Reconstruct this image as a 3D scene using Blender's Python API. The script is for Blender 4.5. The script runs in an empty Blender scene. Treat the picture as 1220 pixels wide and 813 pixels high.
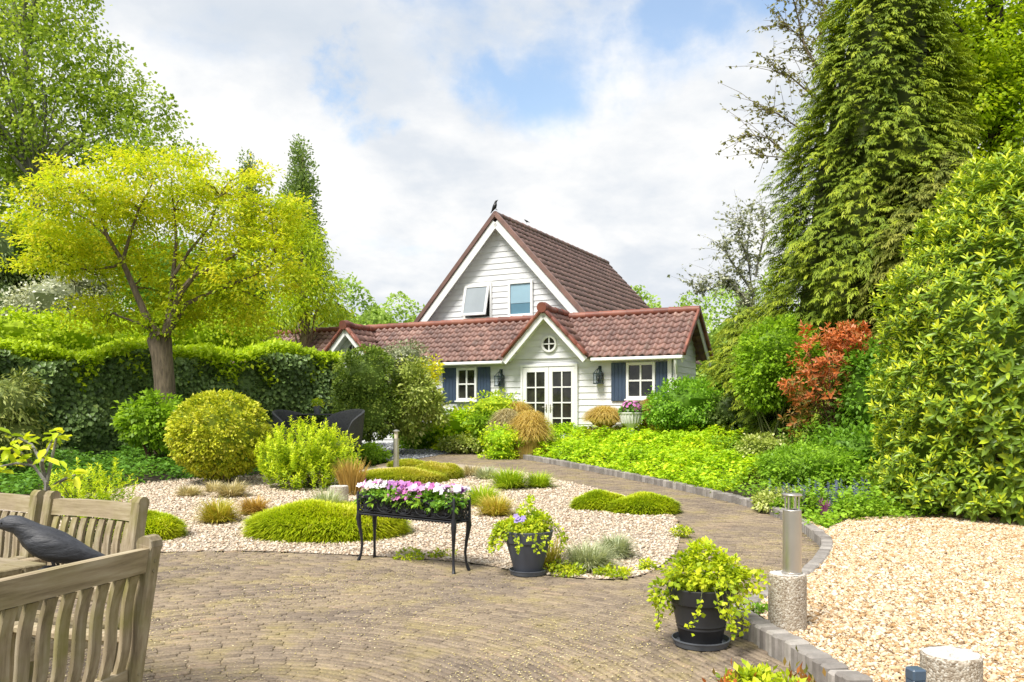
import bpy, bmesh, math, random
import numpy as np
from mathutils import Vector, Matrix

# ------------------------------------------------------------------ camera, sky, sun, exposure
SC = bpy.context.scene
COL = SC.collection
EYE = 1.35                      # camera height above the patio
FPX = 1000.0                    # focal length in photo pixels (photo 1220 wide)
HOR = 490.0                     # horizon row in the photo

cam_data = bpy.data.cameras.new("camera")
cam = bpy.data.objects.new("camera", cam_data)
COL.objects.link(cam)
cam.location = (0, 0, EYE)
cam.rotation_euler = (math.radians(90), 0, 0)
cam_data.sensor_width = 36.0
cam_data.lens = 36.0 * FPX / 1220.0
cam_data.shift_y = (HOR - 406.5) / 1220.0
cam_data.clip_start = 0.05
cam_data.clip_end = 2000
SC.camera = cam

SUN_EL, SUN_AZ = math.radians(56), math.radians(218)      # azimuth clockwise from +Y: behind and left of the camera
world = bpy.data.worlds.new("World")
SC.world = world
world.use_nodes = True


def build_world():
    nt = world.node_tree
    nt.nodes.clear()
    N, Lk = nt.nodes.new, nt.links.new
    out = N("ShaderNodeOutputWorld")
    sky = N("ShaderNodeTexSky")
    sky.sky_type = 'NISHITA'
    sky.sun_disc = False
    sky.sun_elevation = SUN_EL
    sky.sun_rotation = SUN_AZ
    sky.air_density = 1.3
    sky.dust_density = 1.0
    hs = N("ShaderNodeHueSaturation")
    hs.inputs["Saturation"].default_value = 1.0
    Lk(sky.outputs[0], hs.inputs["Color"])
    bg1 = N("ShaderNodeBackground")
    bg1.inputs[1].default_value = 0.088
    Lk(hs.outputs[0], bg1.inputs[0])
    tc = N("ShaderNodeTexCoord")
    sep = N("ShaderNodeSeparateXYZ")
    Lk(tc.outputs["Generated"], sep.inputs[0])
    # project the direction on a cloud layer overhead
    zz = N("ShaderNodeMath"); zz.operation = 'MAXIMUM'; zz.inputs[1].default_value = 0.0
    Lk(sep.outputs[2], zz.inputs[0])
    za = N("ShaderNodeMath"); za.operation = 'ADD'; za.inputs[1].default_value = 0.30
    Lk(zz.outputs[0], za.inputs[0])
    dx = N("ShaderNodeMath"); dx.operation = 'DIVIDE'
    dy = N("ShaderNodeMath"); dy.operation = 'DIVIDE'
    Lk(sep.outputs[0], dx.inputs[0]); Lk(za.outputs[0], dx.inputs[1])
    Lk(sep.outputs[1], dy.inputs[0]); Lk(za.outputs[0], dy.inputs[1])
    cmb = N("ShaderNodeCombineXYZ")
    Lk(dx.outputs[0], cmb.inputs[0]); Lk(dy.outputs[0], cmb.inputs[1])

    def noise(scale, detail, rough, off, dist=0.0):
        m = N("ShaderNodeMapping")
        m.inputs["Location"].default_value = off
        Lk(cmb.outputs[0], m.inputs[0])
        n = N("ShaderNodeTexNoise")
        n.inputs["Scale"].default_value = scale
        n.inputs["Detail"].default_value = detail
        n.inputs["Roughness"].default_value = rough
        n.inputs["Distortion"].default_value = dist
        Lk(m.outputs[0], n.inputs["Vector"])
        return n
    n1 = noise(2.6, 9, 0.55, (3.1, 1.7, 0), 0.25)
    n2 = noise(1.5, 8, 0.52, (8.3, 5.2, 0), 0.2)
    n3 = noise(5.0, 8, 0.6, (1.3, 9.2, 0), 0.1)
    # clear gaps in the cloud deck, given as sky directions with ragged rims
    acc = None
    nw = N("ShaderNodeTexNoise"); nw.inputs["Scale"].default_value = 9.0; nw.inputs["Detail"].default_value = 8; nw.inputs["Roughness"].default_value = 0.6
    Lk(tc.outputs["Generated"], nw.inputs["Vector"])
    wsub = N("ShaderNodeVectorMath"); wsub.operation = 'SUBTRACT'; Lk(nw.outputs["Color"], wsub.inputs[0]); wsub.inputs[1].default_value = (.5, .5, .5)
    wmul = N("ShaderNodeVectorMath"); wmul.operation = 'SCALE'; Lk(wsub.outputs[0], wmul.inputs[0]); wmul.inputs["Scale"].default_value = 0.20
    wadd = N("ShaderNodeVectorMath"); wadd.operation = 'ADD'; Lk(wmul.outputs[0], wadd.inputs[0]); Lk(tc.outputs["Generated"], wadd.inputs[1])
    for (px, py, rad, amt) in ((650, 85, 0.13, 0.62), (575, 95, 0.08, 0.55), (720, 60, 0.09, 0.5), (810, -5, 0.14, 0.72), (700, -25, 0.15, 0.68), (900, -20, 0.10, 0.6), (560, 0, 0.14, 0.5), (780, 70, 0.10, 0.42), (480, 10, 0.08, 0.4), (402, 98, 0.045, 0.62), (435, 142, 0.05, 0.55), (250, 60, .10, .25),
                               (1000, -260, 0.3, 0.6), (-300, -200, 0.25, 0.6)):
        d = Vector(((px - 610) / FPX, 1, (HOR - py) / FPX)).normalized()
        ds = N("ShaderNodeVectorMath"); ds.operation = 'DISTANCE'
        Lk(wadd.outputs[0], ds.inputs[0]); ds.inputs[1].default_value = d
        mr = N("ShaderNodeMapRange")
        mr.inputs["From Min"].default_value = 0.0
        mr.inputs["From Max"].default_value = rad
        mr.inputs["To Min"].default_value = amt
        mr.inputs["To Max"].default_value = 0.0
        Lk(ds.outputs["Value"], mr.inputs[0])
        if acc is None:
            acc = mr.outputs[0]
        else:
            a = N("ShaderNodeMath"); a.operation = 'MAXIMUM'
            Lk(acc, a.inputs[0]); Lk(mr.outputs[0], a.inputs[1])
            acc = a.outputs[0]
    # hole strength = gaps + noise
    s1 = N("ShaderNodeMath"); s1.operation = 'MULTIPLY_ADD'
    Lk(n1.outputs[0], s1.inputs[0]); s1.inputs[1].default_value = 1.5; Lk(acc, s1.inputs[2])
    mask = N("ShaderNodeMapRange")
    mask.interpolation_type = 'SMOOTHSTEP'
    mask.inputs["From Min"].default_value = 0.92
    mask.inputs["From Max"].default_value = 1.42
    mask.inputs["To Min"].default_value = 1.0
    mask.inputs["To Max"].default_value = 0.10
    Lk(s1.outputs[0], mask.inputs[0])
    mixn = N("ShaderNodeMath"); mixn.operation = 'MULTIPLY_ADD'
    Lk(n3.outputs[0], mixn.inputs[0]); mixn.inputs[1].default_value = 0.45; Lk(n2.outputs[0], mixn.inputs[2])
    ramp = N("ShaderNodeValToRGB")
    cr = ramp.color_ramp
    cr.elements[0].position = 0.54; cr.elements[0].color = (0.76, 0.83, 0.92, 1)
    cr.elements[1].position = 0.86; cr.elements[1].color = (1.15, 1.145, 1.13, 1)
    e = cr.elements.new(0.68); e.color = (0.86, 0.91, 0.975, 1)
    Lk(mixn.outputs[0], ramp.inputs[0])
    bg2 = N("ShaderNodeBackground")
    bg2.inputs[1].default_value = CLOUD
    Lk(ramp.outputs[0], bg2.inputs[0])
    mx = N("ShaderNodeMixShader")
    Lk(mask.outputs[0], mx.inputs[0]); Lk(bg1.outputs[0], mx.inputs[1]); Lk(bg2.outputs[0], mx.inputs[2])
    Lk(mx.outputs[0], out.inputs[0])


CLOUD = 0.355
build_world()
sun_data = bpy.data.lights.new("sun", 'SUN')
sun_data.energy = 2.25
sun_data.angle = math.radians(20)
sun_data.color = (1.0, 0.955, 0.88)
sun = bpy.data.objects.new("sun", sun_data)
COL.objects.link(sun)
sd = Vector((math.sin(SUN_AZ) * math.cos(SUN_EL), math.cos(SUN_AZ) * math.cos(SUN_EL), math.sin(SUN_EL)))
sun.rotation_euler = sd.to_track_quat('Z', 'Y').to_euler()
sun.location = (0, 0, 30)
SC.view_settings.view_transform = 'Standard'
SC.view_settings.look = 'None'
SC.view_settings.gamma = 1
SC.view_settings.exposure = 1.38
cy = SC.cycles
cy.max_bounces = 7
cy.diffuse_bounces = 4
cy.glossy_bounces = 3
cy.transmission_bounces = 5
cy.transparent_max_bounces = 6
cy.caustics_reflective = False
cy.caustics_refractive = False
cy.sample_clamp_indirect = 6
cy.use_denoising = True

# ------------------------------------------------------------------ helpers
RNG = np.random.default_rng(11)
random.seed(5)
SLOPE, Y0, Y1 = 0.031, 8.0, 24.0


def hgt(y):
    return SLOPE * (np.clip(y, Y0, Y1) - Y0)


def ground(px, py, dz=0.0):
    """the point of the ground (lifted by dz) seen at a photo pixel"""
    k = (py - HOR) / FPX
    d = (EYE - dz) / max(k, 1e-4)
    if d > Y0:
        d = (EYE - dz + SLOPE * Y0) / (k + SLOPE)
        if d > Y1:
            d = (EYE - dz - SLOPE * (Y1 - Y0)) / max(k, 1e-4)
    return Vector(((px - 610) / FPX * d, d, float(hgt(d)) + dz))


def at(px, py, d):
    return Vector(((px - 610) / FPX * d, d, EYE + (HOR - py) / FPX * d))


def base(px, d):
    return Vector(((px - 610) / FPX * d, d, float(hgt(d))))


def norm(a):
    return a / np.maximum(np.linalg.norm(a, axis=-1, keepdims=True), 1e-9)


def tag(o, label=None, cat=None, group=None, kind=None):
    if label: o["label"] = label
    if cat: o["category"] = cat
    if group: o["group"] = group
    if kind: o["kind"] = kind
    return o


def empty(name, loc=(0, 0, 0), rz=0.0, label=None, cat=None, group=None):
    o = bpy.data.objects.new(name, None)
    COL.objects.link(o)
    o.location = loc
    o.rotation_euler = (0, 0, rz)
    o.empty_display_size = 0.2
    return tag(o, label, cat, group)


def link_mesh(name, me, mat, parent=None, smooth=False):
    if mat is not None:
        for m in (mat if isinstance(mat, (list, tuple)) else [mat]):
            me.materials.append(m)
    if smooth:
        me.polygons.foreach_set("use_smooth", [True] * len(me.polygons))
    o = bpy.data.objects.new(name, me)
    COL.objects.link(o)
    if parent is not None:
        o.parent = parent
    return o


def np_mesh(name, V, F, mat, rnd=None, parent=None, smooth=False):
    V = np.asarray(V, dtype=np.float32).reshape(-1, 3)
    F = np.asarray(F, dtype=np.int32)
    m, k = F.shape
    me = bpy.data.meshes.new(name)
    me.vertices.add(len(V))
    me.vertices.foreach_set("co", V.ravel())
    me.loops.add(m * k)
    me.loops.foreach_set("vertex_index", F.ravel())
    me.polygons.add(m)
    me.polygons.foreach_set("loop_start", np.arange(0, m * k, k, dtype=np.int32))
    if rnd is not None:
        a = me.attributes.new("rnd", 'FLOAT', 'FACE')
        a.data.foreach_set("value", np.asarray(rnd, dtype=np.float32).ravel())
    me.update(calc_edges=True)
    return link_mesh(name, me, mat, parent, smooth)


class MB:
    """collects shapes, then links them as one mesh object"""
    def __init__(self):
        self.v, self.f, self.r = [], [], []

    def add(self, verts, faces, rnd=None):
        o = len(self.v)
        self.v += [tuple(p) for p in verts]
        self.f += [tuple(i + o for i in f) for f in faces]
        r = random.random() if rnd is None else rnd
        self.r += [r] * len(faces)

    def box(self, c, s, M=None, bev=0.0, rnd=None):
        """box with centre c, size s; chamfered vertical and horizontal edges when bev > 0"""
        x, y, z = s[0] / 2, s[1] / 2, s[2] / 2
        if bev <= 0:
            vs = [Vector((a * x, b * y, d * z)) for d in (-1, 1) for a, b in ((-1, -1), (1, -1), (1, 1), (-1, 1))]
            fs = [(3, 2, 1, 0), (4, 5, 6, 7), (0, 1, 5, 4), (1, 2, 6, 5), (2, 3, 7, 6), (3, 0, 4, 7)]
        else:
            b = min(bev, x * .9, y * .9, z * .9)
            vs, idx = [], {}
            for sx in (-1, 1):
                for sy in (-1, 1):
                    for sz in (-1, 1):
                        for ax in range(3):
                            p = [sx * (x - b), sy * (y - b), sz * (z - b)]
                            p[ax] = (sx * x, sy * y, sz * z)[ax]
                            idx[(sx, sy, sz, ax)] = len(vs)
                            vs.append(Vector(p))
            fs = []
            q = ((-1, -1), (1, -1), (1, 1), (-1, 1))
            for sg in (-1, 1):
                fs.append([idx[(sg, a, d, 0)] for a, d in q][::sg])
                fs.append([idx[(a, sg, d, 1)] for a, d in q][::-sg])
                fs.append([idx[(a, d, sg, 2)] for a, d in q][::sg])
            for a in (-1, 1):
                for d in (-1, 1):
                    fs.append([idx[(a, d, -1, 0)], idx[(a, d, 1, 0)], idx[(a, d, 1, 1)], idx[(a, d, -1, 1)]])
                    fs.append([idx[(a, -1, d, 0)], idx[(a, 1, d, 0)], idx[(a, 1, d, 2)], idx[(a, -1, d, 2)]])
                    fs.append([idx[(-1, a, d, 1)], idx[(1, a, d, 1)], idx[(1, a, d, 2)], idx[(-1, a, d, 2)]])
            for sx in (-1, 1):
                for sy in (-1, 1):
                    for sz in (-1, 1):
                        fs.append([idx[(sx, sy, sz, 0)], idx[(sx, sy, sz, 1)], idx[(sx, sy, sz, 2)]])
        c = Vector(c)
        vs = [(M @ p if M is not None else p) + c for p in vs]
        self.add(vs, fs, rnd)

    def beam(self, p0, p1, w, h, up=(0, 0, 1), bev=0.0, rnd=None):
        """rectangular bar from p0 to p1, w across, h along 'up'"""
        p0, p1 = Vector(p0), Vector(p1)
        d = p1 - p0
        L = d.length
        d.normalize()
        s = d.cross(Vector(up))
        if s.length < 1e-5: s = d.cross(Vector((1, 0, 0)))
        s.normalize()
        u = s.cross(d)
        M = Matrix((d, s, u)).transposed()
        self.box((p0 + p1) / 2, (L, w, h), M, bev, rnd)

    def tube(self, pts, rad, n=8, cap=True, rnd=None):
        pts = [Vector(p) for p in pts]
        if not hasattr(rad, "__len__"): rad = [rad] * len(pts)
        vs, fs = [], []
        ref = None
        for i, p in enumerate(pts):
            a = pts[max(i - 1, 0)]
            b = pts[min(i + 1, len(pts) - 1)]
            t = (b - a)
            if t.length < 1e-9: t = Vector((0, 0, 1))
            t.normalize()
            if ref is None:
                ref = t.orthogonal().normalized()
            ref = (ref - t * ref.dot(t))
            if ref.length < 1e-6: ref = t.orthogonal()
            ref.normalize()
            s = t.cross(ref)
            for k in range(n):
                an = 2 * math.pi * k / n
                vs.append(p + (ref * math.cos(an) + s * math.sin(an)) * rad[i])
        for i in range(len(pts) - 1):
            for k in range(n):
                k2 = (k + 1) % n
                fs.append((i * n + k, i * n + k2, (i + 1) * n + k2, (i + 1) * n + k))
        if cap:
            fs.append(tuple(range(n))[::-1])
            fs.append(tuple(range((len(pts) - 1) * n, len(pts) * n)))
        self.add(vs, fs, rnd)

    def lathe(self, prof, n=32, c=(0, 0, 0), close=True, rnd=None):
        """profile of (radius, z) turned round the vertical axis"""
        c = Vector(c)
        vs, fs = [], []
        for r, z in prof:
            for k in range(n):
                a = 2 * math.pi * k / n
                vs.append(c + Vector((r * math.cos(a), r * math.sin(a), z)))
        for i in range(len(prof) - 1):
            for k in range(n):
                k2 = (k + 1) % n
                fs.append((i * n + k, i * n + k2, (i + 1) * n + k2, (i + 1) * n + k))
        if close:
            fs.append(tuple(range(n))[::-1])
            fs.append(tuple(range((len(prof) - 1) * n, len(prof) * n)))
        self.add(vs, fs, rnd)

    def prism(self, poly, d, rnd=None):
        """planar polygon (list of 3d points) extruded by vector d"""
        n = len(poly)
        a = [Vector(p) for p in poly]
        b = [p + Vector(d) for p in a]
        fs = [tuple(range(n))[::-1], tuple(range(n, 2 * n))]
        fs += [(i, (i + 1) % n, n + (i + 1) % n, n + i) for i in range(n)]
        self.add(a + b, fs, rnd)

    def build(self, name, mat, parent=None, smooth=False, fix=True):
        me = bpy.data.meshes.new(name)
        me.from_pydata(self.v, [], self.f)
        a = me.attributes.new("rnd", 'FLOAT', 'FACE')
        a.data.foreach_set("value", np.asarray(self.r, dtype=np.float32))
        me.update()
        if fix:
            bm = bmesh.new(); bm.from_mesh(me)
            bmesh.ops.recalc_face_normals(bm, faces=bm.faces)
            bm.to_mesh(me); bm.free()
        o = link_mesh(name, me, mat, parent, False)
        if smooth:
            me.polygons.foreach_set("use_smooth", [True] * len(me.polygons))
            try:
                me.set_sharp_from_angle(angle=math.radians(38))
            except Exception:
                pass
        return o


def copy_tree(o, parent=None):
    c = o.copy()
    COL.objects.link(c)
    c.parent = parent
    for ch in list(o.children):
        copy_tree(ch, c)
    return c


# ------------------------------------------------------------------ materials
def new_mat(name):
    m = bpy.data.materials.new(name)
    m.use_nodes = True
    nt = m.node_tree
    return m, nt, nt.nodes["Principled BSDF"]


def rgba(c):
    return (c[0], c[1], c[2], 1.0)


def ramp_node(nt, fac, stops):
    r = nt.nodes.new("ShaderNodeValToRGB")
    e = r.color_ramp.elements
    e[0].position, e[0].color = stops[0][0], rgba(stops[0][1])
    e[1].position, e[1].color = stops[-1][0], rgba(stops[-1][1])
    for p, c in stops[1:-1]:
        x = e.new(p); x.color = rgba(c)
    nt.links.new(fac, r.inputs[0])
    return r


def tex_noise(nt, scale, detail=4, rough=0.55, coord="Object", stretch=None):
    tc = nt.nodes.new("ShaderNodeTexCoord")
    n = nt.nodes.new("ShaderNodeTexNoise")
    n.inputs["Scale"].default_value = scale
    n.inputs["Detail"].default_value = detail
    n.inputs["Roughness"].default_value = rough
    if stretch:
        mp = nt.nodes.new("ShaderNodeMapping")
        mp.inputs["Scale"].default_value = stretch
        nt.links.new(tc.outputs[coord], mp.inputs[0])
        nt.links.new(mp.outputs[0], n.inputs["Vector"])
    else:
        nt.links.new(tc.outputs[coord], n.inputs["Vector"])
    return n


def add_bump(nt, bsdf, height, strength=0.4, dist=0.01):
    b = nt.nodes.new("ShaderNodeBump")
    b.inputs["Strength"].default_value = strength
    b.inputs["Distance"].default_value = dist
    nt.links.new(height, b.inputs["Height"])
    nt.links.new(b.outputs[0], bsdf.inputs["Normal"])


def mix_col(nt, fac, a, b, mode='MIX'):
    m = nt.nodes.new("ShaderNodeMix")
    m.data_type = 'RGBA'
    m.blend_type = mode
    for sock, v in ((m.inputs[0], fac), (m.inputs[6], a), (m.inputs[7], b)):
        if isinstance(v, (int, float)): sock.default_value = v
        elif isinstance(v, tuple): sock.default_value = rgba(v)
        else: nt.links.new(v, sock)
    return m.outputs[2]


def attr_rnd(nt):
    a = nt.nodes.new("ShaderNodeAttribute")
    a.attribute_name = "rnd"
    return a.outputs["Fac"]


def leaf_mat(name, stops, transl=0.38, rough=0.5, spec=0.3, tboost=(1.15, 1.15, 0.7)):
    """leaves: colour by a per-leaf value, light passes through"""
    m, nt, b = new_mat(name)
    stops = [(p, tuple(min(x * LEAF_GAIN, 0.82) for x in c)) for p, c in stops] if not name.startswith("leaf_petal") else stops
    r = ramp_node(nt, attr_rnd(nt), stops)
    b.inputs["Roughness"].default_value = rough
    b.inputs["Specular IOR Level"].default_value = spec
    nt.links.new(r.outputs[0], b.inputs["Base Color"])
    t = nt.nodes.new("ShaderNodeBsdfTranslucent")
    nt.links.new(mix_col(nt, 1.0, r.outputs[0], tboost, 'MULTIPLY'), t.inputs[0])
    mx = nt.nodes.new("ShaderNodeMixShader")
    mx.inputs[0].default_value = transl
    nt.links.new(b.outputs[0], mx.inputs[1]); nt.links.new(t.outputs[0], mx.inputs[2])
    nt.links.new(mx.outputs[0], nt.nodes["Material Output"].inputs[0])
    return m


def plain(name, col, rough=0.6, metal=0.0, spec=0.5, var=0.0, scale=6.0, bump=0.0, bscale=40.0, detail=4):
    """a painted or cast surface with slight uneven tone and texture"""
    m, nt, b = new_mat(name)
    b.inputs["Roughness"].default_value = rough
    b.inputs["Metallic"].default_value = metal
    b.inputs["Specular IOR Level"].default_value = spec
    if var > 0:
        n = tex_noise(nt, scale, detail)
        lo = tuple(max(c * (1 - var), 0) for c in col); hi = tuple(min(c * (1 + var), 1) for c in col)
        r = ramp_node(nt, n.outputs[0], [(0.3, lo), (0.7, hi)])
        nt.links.new(r.outputs[0], b.inputs["Base Color"])
    else:
        b.inputs["Base Color"].default_value = rgba(col)
    if bump > 0:
        n2 = tex_noise(nt, bscale, 5)
        add_bump(nt, b, n2.outputs[0], bump, 0.01)
    return m


M = {}
LEAF_GAIN = 1.55


def make_materials():
    # --- house
    m, nt, b = new_mat("white_cladding")
    n = tex_noise(nt, 2.5, 5, stretch=(1, 1, 4))
    r = ramp_node(nt, n.outputs[0], [(0.25, (0.69, 0.695, 0.71)), (0.6, (0.775, 0.78, 0.795))])
    c = mix_col(nt, attr_rnd(nt), (0.94, 0.945, 0.95), (1.0, 1.0, 1.0))
    nt.links.new(mix_col(nt, 1.0, r.outputs[0], c, 'MULTIPLY'), b.inputs["Base Color"])
    b.inputs["Roughness"].default_value = 0.45
    n2 = tex_noise(nt, 30, 3, stretch=(0.2, 1, 3)); add_bump(nt, b, n2.outputs[0], 0.08, 0.004)
    M["clad"] = m
    M["trim"] = plain("white_trim", (0.80, 0.80, 0.79), 0.4, var=0.03, scale=3)
    M["shutter"] = plain("blue_grey_paint", (0.040, 0.066, 0.115), 0.5, var=0.12, scale=4, bump=0.05)
    M["lead"] = plain("lead_grey", (0.16, 0.17, 0.19), 0.5, var=0.1)
    for key, stops, moss in (
        ("tile", [(0.0, (0.135, 0.076, 0.067)), (0.35, (0.205, 0.115, 0.097)), (0.7, (0.275, 0.153, 0.126)), (1.0, (0.37, 0.23, 0.19))], 0.55),
        ("tile_main", [(0.0, (0.165, 0.093, 0.078)), (0.5, (0.22, 0.125, 0.103)), (1.0, (0.28, 0.166, 0.136))], 0.35),
        ("tile_orange", [(0.0, (0.165, 0.050, 0.033)), (0.5, (0.235, 0.073, 0.046)), (1.0, (0.30, 0.115, 0.075))], 0.3)):
        m, nt, b = new_mat("roof_" + key)
        r = ramp_node(nt, attr_rnd(nt), stops)
        n = tex_noise(nt, 5, 6, 0.65)
        k = ramp_node(nt, n.outputs[0], [(0.35, (0.72, 0.74, 0.76)), (0.65, (1.12, 1.08, 1.06))])
        c = mix_col(nt, 1.0, r.outputs[0], k.outputs[0], 'MULTIPLY')
        n3 = tex_noise(nt, 2.2, 8, 0.7)
        mk = ramp_node(nt, n3.outputs[0], [(0.58, (0, 0, 0)), (0.75, (moss, moss, moss))])
        c2 = mix_col(nt, mk.outputs[0], c, (0.20, 0.17, 0.13))
        nt.links.new(c2, b.inputs["Base Color"])
        b.inputs["Roughness"].default_value = 0.55
        n2 = tex_noise(nt, 60, 4); add_bump(nt, b, n2.outputs[0], 0.15, 0.005)
        M[key] = m
    # glazing: unlit room behind painted into the pane colour, glossy front
    m, nt, b = new_mat("window_glass")
    n = tex_noise(nt, 3.0, 3)
    r = ramp_node(nt, n.outputs[0], [(0.35, (0.012, 0.012, 0.012)), (0.7, (0.045, 0.045, 0.035))])
    nt.links.new(r.outputs[0], b.inputs["Base Color"])
    b.inputs["Roughness"].default_value = 0.06
    b.inputs["Specular IOR Level"].default_value = 0.55
    M["glass"] = m
    M["glass_pale"] = plain("pale_grey_glass", (0.30, 0.335, 0.365), 0.15, var=0.08, scale=2)  # pale grey-blue pane colour for the open sash
    M["blind"] = plain("pale_blue_blind", (0.30, 0.46, 0.56), 0.35, var=0.06, scale=2)
    M["blind_low"] = plain("dark_blue_glass", (0.10, 0.22, 0.30), 0.1, var=0.1, scale=2)
    m, nt, b = new_mat("clear_glass")
    b.inputs["Base Color"].default_value = (0.9, 0.95, 1, 1)
    b.inputs["Roughness"].default_value = 0.02
    b.inputs["Transmission Weight"].default_value = 1.0
    b.inputs["IOR"].default_value = 1.1
    M["clear"] = m
    # --- metals, stone, plastic
    M["black_iron"] = plain("black_cast_iron", (0.022, 0.023, 0.028), 0.40, 0.2, var=0.25, scale=20, bump=0.1)
    M["liner"] = plain("black_liner", (0.012, 0.012, 0.014), 0.6)
    M["lantern"] = plain("dark_green_lantern", (0.03, 0.05, 0.055), 0.4, 0.3)
    M["steel"] = plain("brushed_steel", (0.62, 0.58, 0.53), 0.42, 1.0, var=0.08, scale=4)
    M["pot"] = plain("dark_grey_pot", (0.068, 0.075, 0.098), 0.55, var=0.10, scale=5, bump=0.05)
    M["pot_black"] = plain("black_pot", (0.022, 0.023, 0.027), 0.45, var=0.12, scale=5, bump=0.05)
    M["saucer"] = plain("grey_saucer", (0.10, 0.11, 0.13), 0.4, var=0.1)
    M["urn"] = plain("white_urn", (0.72, 0.71, 0.68), 0.6, var=0.05, bump=0.1)
    M["socket"] = plain("blue_grey_plastic", (0.065, 0.10, 0.15), 0.35, var=0.05)
    M["cream"] = plain("cream_plate", (0.7, 0.62, 0.5), 0.5)
    M["rattan"] = plain("dark_rattan", (0.035, 0.037, 0.042), 0.6, var=0.3, scale=30, bump=0.5, bscale=90)
    M["bird"] = plain("slate_bird", (0.026, 0.028, 0.036), 0.5, var=0.35, scale=14, bump=0.25, bscale=45)
    m, nt, b = new_mat("carved_slate")
    n = tex_noise(nt, 18, 6, 0.6, stretch=(.35, 2, 1.6))
    r = ramp_node(nt, n.outputs[0], [(0.3, (0.014, 0.015, 0.019)), (0.7, (0.050, 0.053, 0.064))])
    nt.links.new(r.outputs[0], b.inputs["Base Color"]); b.inputs["Roughness"].default_value = 0.55
    add_bump(nt, b, n.outputs[0], 0.8, 0.012)
    M["bird"] = m
    M["eye"] = plain("glossy_eye", (0.006, 0.006, 0.006), 0.1)
    M["crow"] = plain("black_feathers", (0.008, 0.008, 0.010), 0.4)
    M["soil"] = plain("dark_soil", (0.045, 0.032, 0.022), 0.95, var=0.4, scale=12, bump=0.8, bscale=50)
    M["bark"] = None
    for key, lo, hi, st in (("bark", (0.095, 0.07, 0.045), (0.26, 0.20, 0.13), (3, 3, 0.5)),
                            ("bark_grey", (0.10, 0.095, 0.08), (0.30, 0.29, 0.25), (2, 2, 0.6)),
                            ("bark_dark", (0.022, 0.018, 0.012), (0.07, 0.055, 0.038), (3, 3, 0.5)),
                            ("bark_ridged", (0.055, 0.042, 0.028), (0.22, 0.17, 0.11), (2.5, 2.5, 0.45)),
                            ("stem_green", (0.08, 0.10, 0.03), (0.16, 0.17, 0.06), (3, 3, 0.5)),
                            ("stem_red", (0.10, 0.05, 0.035), (0.20, 0.11, 0.07), (3, 3, 0.5))):
        m, nt, b = new_mat(key)
        n = tex_noise(nt, 9, 6, 0.65, stretch=st)
        r = ramp_node(nt, n.outputs[0], [(0.3, lo), (0.7, hi)])
        nt.links.new(r.outputs[0], b.inputs["Base Color"])
        b.inputs["Roughness"].default_value = 0.9
        add_bump(nt, b, n.outputs[0], 0.9, 0.03)
        M[key] = m
    # weathered teak, grey-brown with grain and a green algae film in patches
    for key, stc in (("teak", (1.6, 22, 22)), ("teak_up", (22, 22, 1.6))):
        m, nt, b = new_mat("weathered_" + key)
        n = tex_noise(nt, 2.2, 8, 0.6, stretch=stc)
        r = ramp_node(nt, n.outputs[0], [(0.25, (0.16, 0.12, 0.075)), (0.5, (0.34, 0.275, 0.185)), (0.75, (0.49, 0.425, 0.315))])
        n2 = tex_noise(nt, 6.0, 4, 0.6)
        ag = ramp_node(nt, n2.outputs[0], [(0.42, (0, 0, 0)), (0.72, (ALGAE[key],) * 3)])
        c = mix_col(nt, ag.outputs[0], r.outputs[0], (0.20, 0.19, 0.035))
        k = mix_col(nt, attr_rnd(nt), (0.82, 0.82, 0.82), (1.1, 1.09, 1.06))
        nt.links.new(mix_col(nt, 1.0, c, k, 'MULTIPLY'), b.inputs["Base Color"])
        b.inputs["Roughness"].default_value = 0.75
        b.inputs["Specular IOR Level"].default_value = 0.25
        add_bump(nt, b, n.outputs[0], 0.35, 0.004)
        M[key] = m
    m, nt, b = new_mat("exposed_aggregate")
    tc = nt.nodes.new("ShaderNodeTexCoord")
    v = nt.nodes.new("ShaderNodeTexVoronoi"); v.inputs["Scale"].default_value = 120
    nt.links.new(tc.outputs["Object"], v.inputs["Vector"])
    sv = nt.nodes.new("ShaderNodeSeparateColor"); nt.links.new(v.outputs["Color"], sv.inputs[0])
    r = ramp_node(nt, sv.outputs[0], [(0.0, (0.24, 0.185, 0.13)), (0.4, (0.38, 0.32, 0.245)), (0.75, (0.48, 0.43, 0.35)), (1.0, (0.60, 0.56, 0.49))])
    inv = nt.nodes.new("ShaderNodeMath"); inv.operation = 'MULTIPLY'; inv.inputs[1].default_value = -1
    nt.links.new(v.outputs["Distance"], inv.inputs[0])
    nt.links.new(r.outputs[0], b.inputs["Base Color"]); b.inputs["Roughness"].default_value = 0.8
    add_bump(nt, b, inv.outputs[0], 0.45, 0.008)
    M["aggregate"] = m
    M["concrete_top"] = plain("pale_concrete", (0.56, 0.53, 0.49), 0.85, var=0.2, scale=40, bump=0.8, bscale=80)
    # --- ground
    m, nt, b = new_mat("paving_brick")
    r = ramp_node(nt, attr_rnd(nt), [(0.0, (0.185, 0.148, 0.118)), (0.4, (0.245, 0.198, 0.155)), (0.8, (0.305, 0.248, 0.190)), (1.0, (0.32, 0.24, 0.185))])
    n = tex_noise(nt, 1.3, 7, 0.65)
    k = ramp_node(nt, n.outputs[0], [(0.3, (0.70, 0.70, 0.74)), (0.7, (1.22, 1.18, 1.04))])
    c = mix_col(nt, 1.0, r.outputs[0], k.outputs[0], 'MULTIPLY')
    n3 = tex_noise(nt, 2.6, 9, 0.72)
    mk = ramp_node(nt, n3.outputs[0], [(0.50, (0, 0, 0)), (0.66, (0.65, 0.65, 0.65))])
    c = mix_col(nt, mk.outputs[0], c, (0.27, 0.225, 0.095))
    n4 = tex_noise(nt, 60, 5, 0.7)
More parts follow.
